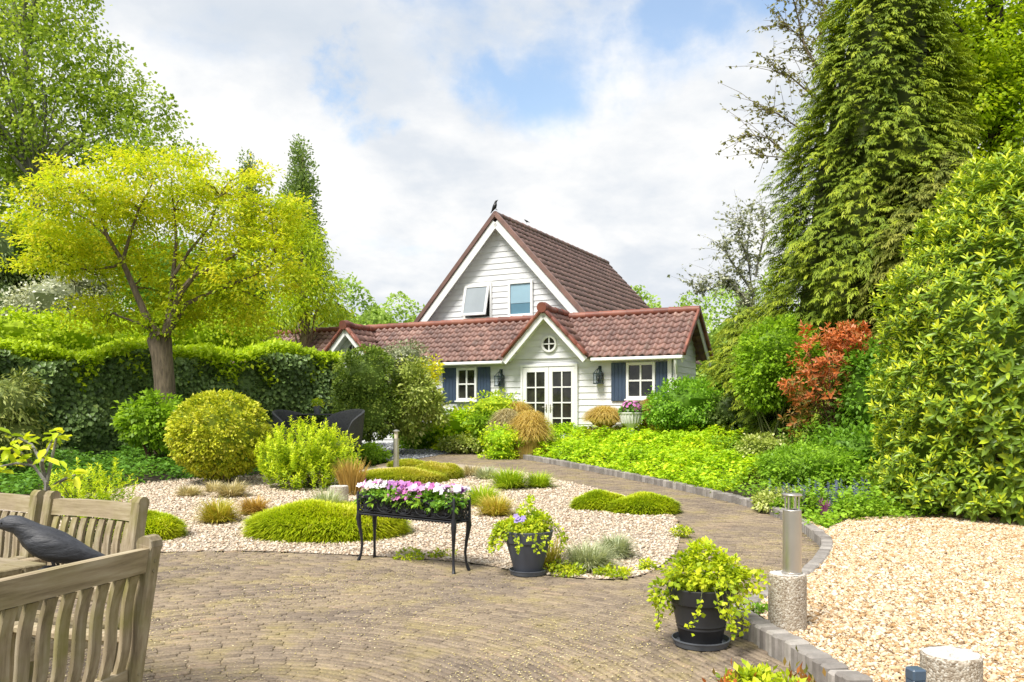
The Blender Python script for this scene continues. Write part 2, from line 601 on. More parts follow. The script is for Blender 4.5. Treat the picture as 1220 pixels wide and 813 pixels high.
    sp = ramp_node(nt, n4.outputs[0], [(0.3, (0.60, 0.60, 0.60)), (0.7, (1.35, 1.33, 1.28))])
    nt.links.new(mix_col(nt, 1.0, c, sp.outputs[0], 'MULTIPLY'), b.inputs["Base Color"])
    b.inputs["Roughness"].default_value = 0.9
    b.inputs["Specular IOR Level"].default_value = 0.2
    add_bump(nt, b, n4.outputs[0], 0.5, 0.004)
    M["brick"] = m
    m, nt, b = new_mat("sandy_joints")
    n = tex_noise(nt, 3.5, 8, 0.7)
    r = ramp_node(nt, n.outputs[0], [(0.35, (0.05, 0.04, 0.03)), (0.52, (0.09, 0.078, 0.045)), (0.60, (0.17, 0.18, 0.03)), (0.8, (0.20, 0.17, 0.10))])
    nt.links.new(r.outputs[0], b.inputs["Base Color"]); b.inputs["Roughness"].default_value = 1.0
    M["joint"] = m
    m, nt, b = new_mat("kerb_concrete")
    r = ramp_node(nt, attr_rnd(nt), [(0.0, (0.20, 0.18, 0.165)), (0.6, (0.29, 0.265, 0.245)), (1.0, (0.38, 0.35, 0.32))])
    n = tex_noise(nt, 14, 7, 0.7)
    k = ramp_node(nt, n.outputs[0], [(0.3, (0.7, 0.7, 0.68)), (0.7, (1.15, 1.15, 1.15))])
    nt.links.new(mix_col(nt, 1.0, r.outputs[0], k.outputs[0], 'MULTIPLY'), b.inputs["Base Color"])
    b.inputs["Roughness"].default_value = 0.9
    add_bump(nt, b, n.outputs[0], 0.4, 0.006)
    M["kerb"] = m
    m, nt, b = new_mat("gravel_stone")
    r = ramp_node(nt, attr_rnd(nt), [(0.0, (0.18, 0.11, 0.06)), (0.1, (0.41, 0.24, 0.10)), (0.35, (0.57, 0.405, 0.23)), (0.7, (0.66, 0.52, 0.355)), (1.0, (0.77, 0.69, 0.57))])
    nt.links.new(r.outputs[0], b.inputs["Base Color"]); b.inputs["Roughness"].default_value = 0.75
    M["stone"] = m
    m, nt, b = new_mat("pale_gravel_stone")
    r = ramp_node(nt, attr_rnd(nt), [(0.0, (0.30, 0.205, 0.13)), (0.2, (0.49, 0.38, 0.27)), (0.5, (0.60, 0.49, 0.365)), (1.0, (0.74, 0.66, 0.55))])
    nt.links.new(r.outputs[0], b.inputs["Base Color"]); b.inputs["Roughness"].default_value = 0.75
    M["stone_pale"] = m
    m, nt, b = new_mat("slate_chips")
    r = ramp_node(nt, attr_rnd(nt), [(0.0, (0.12, 0.125, 0.14)), (0.6, (0.26, 0.27, 0.30)), (1.0, (0.45, 0.46, 0.48))])
    nt.links.new(r.outputs[0], b.inputs["Base Color"]); b.inputs["Roughness"].default_value = 0.7
    M["stone_slate"] = m
    for key, a, c2 in (("gravel_bed", (0.26, 0.18, 0.11), (0.50, 0.38, 0.25)), ("pale_bed", (0.30, 0.24, 0.18), (0.50, 0.42, 0.34)), ("slate_bed", (0.10, 0.10, 0.11), (0.24, 0.25, 0.27))):
        m, nt, b = new_mat(key)
        tc = nt.nodes.new("ShaderNodeTexCoord")
        v = nt.nodes.new("ShaderNodeTexVoronoi"); v.inputs["Scale"].default_value = 45
        nt.links.new(tc.outputs["Object"], v.inputs["Vector"])
        sv = nt.nodes.new("ShaderNodeSeparateColor"); nt.links.new(v.outputs["Color"], sv.inputs[0])
        r = ramp_node(nt, sv.outputs[0], [(0.0, a), (1.0, c2)])
        nt.links.new(r.outputs[0], b.inputs["Base Color"]); b.inputs["Roughness"].default_value = 0.9
        inv = nt.nodes.new("ShaderNodeMath"); inv.operation = 'MULTIPLY'; inv.inputs[1].default_value = -1
        nt.links.new(v.outputs["Distance"], inv.inputs[0])
        add_bump(nt, b, inv.outputs[0], 0.8, 0.02)
        M[key] = m
    m, nt, b = new_mat("garden_ground")
    n = tex_noise(nt, 1.2, 8, 0.65)
    r = ramp_node(nt, n.outputs[0], [(0.35, (0.035, 0.050, 0.015)), (0.55, (0.07, 0.10, 0.025)), (0.75, (0.10, 0.11, 0.04))])
    nt.links.new(r.outputs[0], b.inputs["Base Color"]); b.inputs["Roughness"].default_value = 1.0
    n2 = tex_noise(nt, 30, 5); add_bump(nt, b, n2.outputs[0], 0.8, 0.05)
    M["ground"] = m
    m, nt, b = new_mat("fallen_seeds")
    r = ramp_node(nt, attr_rnd(nt), [(0.0, (0.42, 0.33, 0.12)), (0.5, (0.56, 0.47, 0.20)), (1.0, (0.68, 0.60, 0.38))])
    nt.links.new(r.outputs[0], b.inputs["Base Color"]); b.inputs["Roughness"].default_value = 0.9
    M["seeds"] = m

    # --- leaves: stops run over a per-leaf value 0..1
    def L(key, *cols, **kw):
        k = len(cols)
        M[key] = leaf_mat("leaf_" + key, [(i / (k - 1), c) for i, c in enumerate(cols)], **kw)
    L("gold_tree", (0.19, 0.27, 0.010), (0.32, 0.385, 0.012), (0.42, 0.445, 0.016), (0.50, 0.46, 0.03), transl=0.5)
    L("poplar", (0.11, 0.17, 0.022), (0.20, 0.28, 0.03), (0.29, 0.37, 0.04), (0.38, 0.44, 0.08), transl=0.5)
    L("poplar_far", (0.09, 0.14, 0.035), (0.15, 0.22, 0.05), (0.22, 0.29, 0.08))
    L("lime_tree", (0.125, 0.19, 0.008), (0.23, 0.325, 0.010), (0.33, 0.41, 0.014), (0.42, 0.47, 0.025), transl=0.5)
    L("woods", (0.14, 0.22, 0.03), (0.22, 0.32, 0.05), (0.30, 0.40, 0.08))  # distance haze painted in: leaf colours made paler and duller
    L("conifer", (0.040, 0.070, 0.009), (0.090, 0.135, 0.011), (0.165, 0.22, 0.014), (0.26, 0.30, 0.02), transl=0.25, rough=0.6)
    L("yew", (0.034, 0.050, 0.008), (0.066, 0.088, 0.011), (0.115, 0.135, 0.018), (0.19, 0.195, 0.03), transl=0.2, rough=0.6)
    L("ivy", (0.050, 0.085, 0.026), (0.088, 0.14, 0.038), (0.13, 0.195, 0.055), (0.21, 0.27, 0.07), transl=0.15, rough=0.42, spec=0.35)
    L("fresh", (0.20, 0.28, 0.010), (0.32, 0.42, 0.015), (0.45, 0.52, 0.03), transl=0.4)
    L("laurel", (0.060, 0.105, 0.016), (0.11, 0.18, 0.02), (0.19, 0.28, 0.022), (0.34, 0.41, 0.022), (0.48, 0.50, 0.03), transl=0.25, rough=0.38, spec=0.45)
    L("gold_ball", (0.07, 0.12, 0.010), (0.21, 0.26, 0.016), (0.42, 0.43, 0.022), (0.52, 0.50, 0.09), transl=0.25)
    L("green_shrub", (0.07, 0.14, 0.012), (0.13, 0.26, 0.02), (0.22, 0.38, 0.03), transl=0.35)
    L("bright_green", (0.10, 0.18, 0.012), (0.18, 0.30, 0.016), (0.28, 0.40, 0.024), transl=0.4)
    L("dark_shrub", (0.035, 0.060, 0.014), (0.07, 0.105, 0.022), (0.12, 0.16, 0.035), transl=0.2, rough=0.45)
    L("olive", (0.06, 0.085, 0.02), (0.12, 0.155, 0.035), (0.22, 0.25, 0.06), (0.33, 0.34, 0.11), transl=0.25)
    L("viburnum", (0.06, 0.10, 0.016), (0.11, 0.17, 0.025), (0.19, 0.27, 0.04), (0.32, 0.38, 0.07), transl=0.25)
    L("cream_shrub", (0.10, 0.14, 0.02), (0.20, 0.25, 0.04), (0.35, 0.40, 0.09), (0.52, 0.52, 0.26), transl=0.3)
    L("greyish", (0.10, 0.12, 0.06), (0.19, 0.21, 0.12), (0.33, 0.34, 0.22), (0.55, 0.54, 0.45), transl=0.25)
    L("euphorbia", (0.14, 0.22, 0.015), (0.27, 0.37, 0.015), (0.43, 0.50, 0.02), (0.54, 0.55, 0.03), transl=0.35)
    L("cover_lime", (0.16, 0.27, 0.010), (0.27, 0.42, 0.012), (0.42, 0.55, 0.02), (0.58, 0.60, 0.02), transl=0.35)
    L("cover_green", (0.09, 0.17, 0.014), (0.17, 0.30, 0.02), (0.27, 0.42, 0.03), transl=0.35)
    L("cover_dark", (0.04, 0.10, 0.015), (0.08, 0.18, 0.02), (0.14, 0.27, 0.03), transl=0.3)
    L("photinia", (0.10, 0.12, 0.022), (0.20, 0.12, 0.032), (0.34, 0.105, 0.028), (0.43, 0.135, 0.038), (0.47, 0.23, 0.12), transl=0.3, rough=0.4, tboost=(1.2, 0.9, 0.6))
    L("creeping", (0.12, 0.19, 0.010), (0.25, 0.33, 0.012), (0.38, 0.43, 0.016), (0.48, 0.49, 0.03), transl=0.35)
    L("flower_green", (0.06, 0.14, 0.02), (0.12, 0.25, 0.025), (0.25, 0.38, 0.03), transl=0.3)
    L("grass_green", (0.15, 0.24, 0.012), (0.27, 0.37, 0.016), (0.40, 0.44, 0.03), transl=0.3)
    L("grass_bronze", (0.22, 0.15, 0.04), (0.36, 0.24, 0.06), (0.46, 0.33, 0.10), transl=0.3)
    L("grass_mixed", (0.22, 0.24, 0.02), (0.36, 0.32, 0.04), (0.44, 0.33, 0.08), transl=0.3)
    L("grass_tan", (0.25, 0.22, 0.12), (0.38, 0.33, 0.19), (0.52, 0.45, 0.28), transl=0.3)
    L("fescue", (0.20, 0.23, 0.13), (0.33, 0.36, 0.22), (0.47, 0.46, 0.31), transl=0.3)
    L("mound", (0.15, 0.22, 0.010), (0.30, 0.38, 0.012), (0.43, 0.46, 0.016), (0.56, 0.47, 0.12), transl=0.3)
    L("mound_gold", (0.18, 0.24, 0.012), (0.31, 0.35, 0.016), (0.42, 0.40, 0.06), (0.50, 0.43, 0.16), transl=0.3)
    L("carex", (0.26, 0.19, 0.05), (0.40, 0.30, 0.08), (0.48, 0.37, 0.13), (0.42, 0.36, 0.05), transl=0.3)
    L("twig_leaf", (0.10, 0.10, 0.03), (0.17, 0.17, 0.05), (0.27, 0.25, 0.09), transl=0.3)
    # --- petals
    L("petal_white", (0.72, 0.66, 0.70), (0.85, 0.82, 0.84), transl=0.2, tboost=(1, 1, 1))
    L("petal_pink", (0.56, 0.12, 0.42), (0.68, 0.26, 0.56), (0.78, 0.46, 0.68), transl=0.2, tboost=(1, 1, 1))
    L("petal_purple", (0.16, 0.04, 0.20), (0.32, 0.10, 0.36), (0.46, 0.25, 0.50), transl=0.2, tboost=(1, 1, 1))
    L("petal_violet", (0.30, 0.22, 0.60), (0.45, 0.36, 0.72), transl=0.2, tboost=(1, 1, 1))
    L("petal_blue", (0.13, 0.12, 0.42), (0.24, 0.22, 0.55), (0.36, 0.32, 0.62), transl=0.2, tboost=(1, 1, 1))


ALGAE = {"teak": 0.35, "teak_up": 0.85}
make_materials()

# ------------------------------------------------------------------ foliage builders (numpy)
UP = np.array([0.0, 0.0, 1.0])


def unit_rand(n):
    return norm(RNG.normal(size=(n, 3)))


def leaf_arr(P, D, U, L, W, fold=0.18, hexa=False, droop=0.1):
    n = len(P)
    D = norm(D)
    S = norm(np.cross(D, U))
    N = np.cross(S, D)
    L = np.broadcast_to(np.asarray(L, float).reshape(-1, 1), (n, 1))
    W = np.broadcast_to(np.asarray(W, float).reshape(-1, 1), (n, 1))
    T = P + D * L - N * L * droop
    if not hexa:
        V = np.stack([P, P + D * L * .48 + S * W * .5 + N * W * fold, T, P + D * L * .48 - S * W * .5 + N * W * fold], 1)
        F = np.arange(n * 4).reshape(n, 4)
        return V.reshape(-1, 3), F
    V = np.stack([P, P + D * L * .28 + S * W * .42 + N * W * fold, P + D * L * .66 + S * W * .46 + N * (W * fold - L * droop * .4), T,
                  P + D * L * .66 - S * W * .46 + N * (W * fold - L * droop * .4), P + D * L * .28 - S * W * .42 + N * W * fold], 1)
    b = np.arange(n).reshape(n, 1) * 6
    F = np.concatenate([b + np.array([[0, 1, 2, 3]]), b + np.array([[3, 4, 5, 0]])], 0)
    return V.reshape(-1, 3), F


class Foliage:
    """gathers leaf arrays for one mesh object"""
    def __init__(self):
        self.V, self.F, self.R, self.n = [], [], [], 0

    def put(self, V, F, R):
        V = np.asarray(V).reshape(-1, 3)
        self.V.append(V); self.F.append(F + self.n); self.R.append(np.asarray(R)); self.n += len(V)

    def leaves(self, P, D, U, L, W, rnd, fold=0.18, hexa=False, droop=0.1):
        V, F = leaf_arr(P, D, U, L, W, fold, hexa, droop)
        self.put(V, F, np.concatenate([rnd, rnd]) if hexa else rnd)

    def build(self, name, mat, parent=None):
        return np_mesh(name, np.concatenate(self.V), np.concatenate(self.F), mat, np.clip(np.concatenate(self.R), 0, 1), parent)


def blob_surface(c, r, n, shell=0.55):
    d = unit_rand(n)
    k = (shell ** 3 + (1 - shell ** 3) * RNG.random(n)) ** (1 / 3)
    p = np.asarray(c) + d * np.asarray(r) * k[:, None]
    nn = norm(d / np.asarray(r))
    return p, nn


def clumped(fol, blobs, n_clump, clump_r, per, L, W, droop=0.15, shell=0.55, outward=0.6, up=0.5, flat=0.75, hexa=False, cvar=0.45, mean=0.5, keep=None, low_cut=None):
    """leaves in clumps spread through the blobs: blobs = [(x,y,z,rx,ry,rz)]; returns the clump centres"""
    B = np.asarray(blobs, float)
    area = (B[:, 3] * B[:, 4] + B[:, 4] * B[:, 5] + B[:, 3] * B[:, 5])
    num = np.maximum((area / area.sum() * n_clump).astype(int), 1)
    C, Nn = [], []
    for b, k in zip(B, num):
        p, n_ = blob_surface(b[:3], b[3:], k, shell)
        C.append(p); Nn.append(n_)
    C, Nn = np.concatenate(C), np.concatenate(Nn)
    if keep is not None:
        sel = keep(C); C, Nn = C[sel], Nn[sel]
    k = len(C)
    rr = clump_r * RNG.uniform(0.6, 1.35, k)
    cv = mean + cvar * RNG.normal(size=k) * 0.5
    q = unit_rand(k * per) * (RNG.random((k * per, 1)) ** 0.5)
    idx = np.repeat(np.arange(k), per)
    q[:, 2] *= flat
    P = C[idx] + q * rr[idx][:, None]
    D = norm(q) * 0.7 + Nn[idx] * outward + unit_rand(k * per) * 0.6
    D[:, 2] -= droop
    U = norm(UP * up + Nn[idx] * 0.5 + unit_rand(k * per) * 0.45)
    lv = RNG.uniform(0.65, 1.25, k * per)
    R = cv[idx] + RNG.normal(size=k * per) * 0.16
    fol.leaves(P, D, U, L * lv, W * lv, R, hexa=hexa)
    return C, Nn


def limbs(mb, root_pts, tips, r0, r1=0.008, wob=0.12, n=7):
    """curved limbs from points of the trunk out to tips"""
    for a, b in zip(root_pts, tips):
        a, b = Vector(a), Vector(b)
        d = b - a
        pts = []
        for i in range(n):
            t = i / (n - 1)
            p = a + d * t
            p.z += d.length * 0.10 * math.sin(math.pi * t)
            if 0 < i < n - 1:
                p += Vector(RNG.normal(size=3)) * wob * d.length * 0.12
            pts.append(p)
        mb.tube(pts, [r0 + (r1 - r0) * (i / (n - 1)) ** 0.7 for i in range(n)], 6)


def core_blob(mb, b, k=0.8, seg=14):
    """uneven inner body of packed twigs and old leaves behind the outer leaves"""
    x, y, z, rx, ry, rz = b
    vs, fs = [], []
    rows = seg // 2
    for i in range(rows + 1):
        th = math.pi * i / rows
        for j in range(seg):
            ph = 2 * math.pi * j / seg
            w = k * (1 + 0.10 * math.sin(5 * ph + 3 * th + x) + 0.07 * math.cos(7 * th - 2 * ph))
            vs.append((x + rx * w * math.sin(th) * math.cos(ph), y + ry * w * math.sin(th) * math.sin(ph), z + rz * w * math.cos(th)))
    for i in range(rows):
        for j in range(seg):
            fs.append((i * seg + j, i * seg + (j + 1) % seg, (i + 1) * seg + (j + 1) % seg, (i + 1) * seg + j))
    mb.add(vs, fs, 0.3)


def shrub(name, label, cat, pos, blobs, n_clump, clump_r, per, L, W, mat, group=None, stem=None, core=0.72, core_mat=None, core_name="inner_foliage", **kw):
    """bush on the ground: blobs are relative to pos"""
    t = empty(name, pos, 0, label, cat, group)
    f = Foliage()
    C, _ = clumped(f, blobs, n_clump, clump_r, per, L, W, **kw)
    f.build("foliage", mat, t)
    if core:
        mb = MB()
        for b in blobs: core_blob(mb, b, core)
        mb.build(core_name, core_mat or mat, t, True)
    if stem:
        mb = MB()
        k = min(stem[1], len(C))
        for c in C[RNG.choice(len(C), k, replace=False)]:
            a = Vector((RNG.normal() * stem[2], RNG.normal() * stem[2], -0.05))
            limbs(mb, [a], [c], stem[0], stem[0] * .3, 0.1, 6)
        mb.build("stem", stem[3], t, True)
    return t


def tree(name, label, cat, pos, blobs, n_clump, clump_r, per, L, W, mat, trunk, bark, n_limb=26, limb_r=0.05, group=None, tips=None, **kw):
    """trunk = [(x,y,z,r), ...] relative to pos"""
    t = empty(name, pos, 0, label, cat, group)
    f = Foliage()
    C, _ = clumped(f, blobs, n_clump, clump_r, per, L, W, **kw)
    f.build("crown", mat, t)
    mb = MB()
    pts = [Vector(p[:3]) for p in trunk]
    mb.tube(pts, [p[3] for p in trunk], 12)
    if n_limb:
        sel = C[RNG.choice(len(C), min(n_limb, len(C)), replace=False)]
        up = pts[len(pts) // 2:]
        roots = []
        for c in sel:
            cand = [p for p in up if p.z < c[2] - 0.1] or [up[0]]
            roots.append(cand[RNG.integers(len(cand))])
        limbs(mb, roots, sel, limb_r, 0.008)
    mb.build("trunk", bark, t, True)
    return t


def blade_arr(P, D, L, W, bend):
    """grass blades: D start direction, tips fall over by bend"""
    n = len(P)
    D = norm(D)
    H = np.stack([D[:, 0], D[:, 1], np.zeros(n)], 1)
    hl = np.linalg.norm(H, axis=1, keepdims=True)
    H = np.where(hl > 1e-3, H / np.maximum(hl, 1e-3), np.array([1.0, 0, 0]))
    S = np.stack([-H[:, 1], H[:, 0], np.zeros(n)], 1)
    L = np.asarray(L).reshape(-1, 1); W = np.asarray(W).reshape(-1, 1); bend = np.asarray(bend).reshape(-1, 1)
    m = P + D * L * .55 + H * L * bend * .12
    t = P + D * L * .9 + H * L * bend * .55 - UP * L * bend * .45
    V = np.stack([P + S * W * .5, P - S * W * .5, m + S * W * .4, m - S * W * .4, t + S * W * .06, t - S * W * .06], 1)
    b = np.arange(n).reshape(n, 1) * 6
    F = np.concatenate([b + np.array([[0, 1, 3, 2]]), b + np.array([[2, 3, 5, 4]])], 0)
    return V.reshape(-1, 3), F


def tuft(name, label, pos, w, h, mat, n=420, bend=0.6, spread=0.9, width=0.006, group=None, mean=0.5, cat="grass tuft"):
    n, width = int(n * 1.6), width * 1.35
    P = np.zeros((n, 3))
    a = RNG.uniform(0, 2 * math.pi, n); r = np.sqrt(RNG.random(n)) * w * 0.22
    P[:, 0] = np.cos(a) * r; P[:, 1] = np.sin(a) * r; P[:, 2] = -0.01
    a2 = a + RNG.normal(size=n) * 0.5
    tilt = RNG.random(n) ** 0.8 * spread
    D = np.stack([np.cos(a2) * np.sin(tilt), np.sin(a2) * np.sin(tilt), np.cos(tilt)], 1)
    reach = np.where(np.sin(tilt) > 0.05, (w * .5) / np.maximum(np.sin(tilt) * 1.1, .05), 99)
    L = np.minimum(h * 1.15 * RNG.uniform(0.65, 1.1, n), reach * RNG.uniform(.75, 1.15, n))
    V, F = blade_arr(P, D, L, np.full(n, width) * RNG.uniform(.7, 1.3, n), RNG.uniform(0.2, 1.0, n) * bend)
    R = np.clip(mean + RNG.normal(size=n) * 0.25, 0, 1)
    o = np_mesh(name, V, F, mat, np.concatenate([R, R]))
    o.location = pos
    return tag(o, label, cat, group)


def mound(name, label, pos, rx, ry, h, mat, n=9000, bl=0.05, rz=0.0, bumps=3, group=None, lump=0.055, gold=None, bw=0.011):
    """cushion of very fine grass: a lumpy body closely covered with short blades"""
    t = empty(name, pos, rz, label, "grass mound", group)
    ph = RNG.uniform(0, 6.28, 6)

    def top(x, y):
        r2 = np.clip(1 - (x / rx) ** 2 - (y / ry) ** 2, 0, 1)
        l = 1 + lump * (np.sin(x / rx * bumps * 2.1 + ph[0]) + np.sin(y / ry * bumps * 1.7 + ph[1]) + np.sin((x / rx + y / ry) * bumps * 1.3 + ph[2]))
        return h * r2 ** 0.40 * l
    vs, fs = [], []
    nr, ns = 12, 36
    for i in range(nr + 1):
        k = i / nr
        for j in range(ns):
            a = 2 * math.pi * j / ns
            kk = k * (1 + 0.05 * math.sin(3 * a + ph[3]) + 0.04 * math.sin(7 * a + ph[4]))
            x, y = rx * kk * math.cos(a), ry * kk * math.sin(a)
            vs.append((x, y, float(top(np.array(x), np.array(y))) - 0.012 if i < nr else -0.02))
    for i in range(nr):
        for j in range(ns):
            fs.append((i * ns + j, i * ns + (j + 1) % ns, (i + 1) * ns + (j + 1) % ns, (i + 1) * ns + j))
    mb = MB(); mb.add(vs, fs, 0.35)
    mb.build("cushion", mat, t, True)
    n = int(n * 1.5)
    a = RNG.uniform(0, 2 * math.pi, n); k = np.sqrt(RNG.random(n)) * (1 + 0.05 * np.sin(3 * a + ph[3]) + 0.04 * np.sin(7 * a + ph[4]))
    x, y = rx * k * np.cos(a), ry * k * np.sin(a)
    z = top(x, y)
    e = 0.01
    gx = (top(x + e, y) - top(x - e, y)) / (2 * e); gy = (top(x, y + e) - top(x, y - e)) / (2 * e)
    Nn = norm(np.stack([-gx, -gy, np.ones(n)], 1))
    D = norm(Nn + unit_rand(n) * 0.75)
    q = int(n * .35)
    k[:q] = k[:q] / np.maximum(k[:q], 1e-6) * RNG.uniform(.90, 1.0, q)
    x[:q], y[:q] = rx * k[:q] * np.cos(a[:q]), ry * k[:q] * np.sin(a[:q])
    z = top(x, y); z[:q] = np.maximum(top(x[:q] * .9, y[:q] * .9), 0) * RNG.random(q)
    D[:q] = norm(np.stack([np.cos(a[:q]) / rx, np.sin(a[:q]) / ry, np.zeros(q)], 1)) * .7 + UP * .45 + unit_rand(q) * .55
    P = np.stack([x, y, z - 0.015], 1)
    D = norm(D + np.stack([x / rx, y / ry, np.zeros(n)], 1) * (np.clip(k - .6, 0, 1) * .7)[:, None])
    V, F = blade_arr(P, D, bl * 1.25 * (1 + .5 * np.clip(k - .6, 0, 1)) * RNG.uniform(.6, 1.4, n), np.full(n, bw), RNG.uniform(.1, .6, n))
    R = 0.42 + RNG.normal(size=n) * 0.14 + 0.20 * np.sin(x / rx * 3 + ph[5]) * np.sin(y / ry * 3 + ph[0])
    if gold:
        R = R + gold * np.clip(z / h - 0.45, 0, 1)
    np_mesh("blades", V, F, mat, np.clip(np.concatenate([R, R]), 0, 1), t)
    return t


def flowers(fol, P, Nn, size, rnd, petals=5):
    """open cup flowers: a ring of petals round each point"""
    n = len(P)
    T = norm(np.cross(Nn, unit_rand(n)))
    B = np.cross(Nn, T)
    for k in range(petals):
        a = 2 * math.pi * k / petals
        D = T * math.cos(a) + B * math.sin(a) + Nn * 0.35
        fol.leaves(P, D, Nn, size * .55, size * .5, rnd, fold=0.02, hexa=False, droop=0.15)


def inside(poly, x, y):
    p = np.asarray(poly)[:, :2]
    r = np.zeros(len(x), bool)
    j = len(p) - 1
    for i in range(len(p)):
        c = ((p[i, 1] > y) != (p[j, 1] > y)) & (x < (p[j, 0] - p[i, 0]) * (y - p[i, 1]) / (p[j, 1] - p[i, 1] + 1e-12) + p[i, 0])
        r ^= c
        j = i
    return r


def smooth_line(pts, per=6, closed=False):
    """Catmull-Rom through 2d points"""
    P = [Vector((p[0], p[1])) for p in pts]
    n = len(P)
    out = []
    for i in range(n if closed else n - 1):
        if closed:
            a, b, c, d = P[i - 1], P[i], P[(i + 1) % n], P[(i + 2) % n]
        else:
            a, b, c, d = P[max(i - 1, 0)], P[i], P[i + 1], P[min(i + 2, n - 1)]
        for k in range(per):
            t = k / per
            out.append(0.5 * ((2 * b) + (c - a) * t + (2 * a - 5 * b + 4 * c - d) * t * t + (3 * b - a - 3 * c + d) * t ** 3))
    if not closed: out.append(P[-1])
    return out


def sheet(name, poly, dz, mat, kind="structure", cuts=(Y0, Y1), depth=0.0):
    """flat sheet that follows the ground"""
    bm = bmesh.new()
    f = bm.faces.new([bm.verts.new((p[0], p[1], 0)) for p in poly])
    bmesh.ops.triangulate(bm, faces=[f])
    for c in cuts:
        bmesh.ops.bisect_plane(bm, geom=bm.verts[:] + bm.edges[:] + bm.faces[:], plane_co=(0, c, 0), plane_no=(0, 1, 0))
    for v in bm.verts: v.co.z = float(hgt(v.co.y)) + dz
    bmesh.ops.recalc_face_normals(bm, faces=bm.faces)
    for f in bm.faces:
        if f.normal.z < 0: f.normal_flip()
    me = bpy.data.meshes.new(name)
    bm.to_mesh(me); bm.free()
    return tag(link_mesh(name, me, mat), kind=kind)


# ------------------------------------------------------------------ the setting: ground, paving, gravel, kerb
def G2(px, py, dz=0.0):
    g = ground(px, py, dz)
    return (g.x, g.y)


sheet("ground", [(-420, -60), (420, -60), (420, 700), (-420, 700)], -0.06, M["ground"])
paving_poly = [(-9, -4), (1.75, -4), (1.62, 2.6)] + [G2(*p) for p in ((985, 822), (869, 749))] \
    + [tuple(p) for p in smooth_line([G2(*p) for p in ((876, 736), (915, 713), (955, 690), (973, 670), (978, 655), (968, 643), (945, 627), (915, 612), (880, 601), (800, 582), (700, 561), (617, 546))])] \
    + [G2(*p) for p in ((600, 538), (560, 535.5), (520, 541), (478, 548), (440, 556))] + [(-9, 13.5)]
sheet("paving_joints", paving_poly, -0.012, M["joint"])
island_pts = [G2(*p) for p in ((150, 640), (178, 656), (215, 658), (300, 657), (400, 661), (480, 665), (560, 671), (625, 682), (700, 690), (748, 689), (782, 678), (806, 655), (809, 630), (795, 610),
                               (740, 590), (660, 571), (605, 560), (540, 553), (480, 553), (430, 560), (330, 566), (240, 570), (170, 576), (90, 590), (-60, 600), (-140, 625), (0, 640))]
island = [tuple(p) for p in smooth_line(island_pts, 4, True)]
sheet("gravel_island", island, 0.004, M["pale_bed"])
kerb_a = [(1.66, 2.2), (1.60, 2.9), G2(985, 822), G2(925, 784), G2(869, 749)]
kerb_b = [tuple(p) for p in smooth_line([G2(*p) for p in ((872, 746), (876, 736), (915, 713), (955, 690), (973, 670), (978, 655), (968, 643), (945, 627), (915, 612), (880, 601), (800, 582), (700, 561), (617, 546))], 6)]


def shift_right(line, w):
    out = []
    for i, p in enumerate(line):
        a, b = Vector(line[max(i - 1, 0)]), Vector(line[min(i + 1, len(line) - 1)])
        d = (b - a).normalized()
        out.append((p[0] + d.y * w, p[1] - d.x * w))
    return out


kerb_in = shift_right(kerb_a[:-1], .13) + shift_right(kerb_b[6:46], .10)
gravel_r = kerb_in + [G2(985, 640)] + [G2(1010, 628), G2(1060, 622), G2(1230, 612), G2(1500, 612), (9, 2.2)]
gravel_old = kerb_a + [G2(876, 736), G2(915, 713), G2(955, 690), G2(973, 670), G2(978, 655), G2(985, 640)] + [G2(1010, 628), G2(1060, 622), G2(1230, 612), G2(1500, 612), (9, 2.2)]
sheet("gravel_drive", gravel_r, 0.075, M["gravel_bed"], cuts=(Y0, Y1))
slate_poly = [G2(*p) for p in ((400, 548), (430, 529), (520, 527), (552, 537), (520, 543), (478, 550))]
sheet("slate_chippings", slate_poly, -0.004, M["slate_bed"])
bed_r = [G2(*p) for p in ((617, 545), (700, 560), (800, 581), (880, 600), (915, 611), (945, 626), (968, 642), (985, 640), (1010, 628), (1060, 622), (1230, 612), (1500, 612))] + [(16, 22), (0, 22.5), (0.2, 19.5)]
sheet("planting_bed", bed_r, 0.03, M["soil"])
bed_l = [G2(*p) for p in ((-140, 626), (-60, 601), (90, 591), (170, 577), (240, 571), (330, 567), (430, 561), (420, 548), (340, 543))] + [(-6, 20.5), (-14, 19), (-14, 9)]
sheet("planting_soil", bed_l, 0.006, M["soil"])
bed_m = [G2(*p) for p in ((552, 537), (520, 526), (470, 520))] + [(-3.2, 23), (0.0, 22.6), (0.2, 19.6)]
sheet("border_soil", bed_m, 0.01, M["soil"])


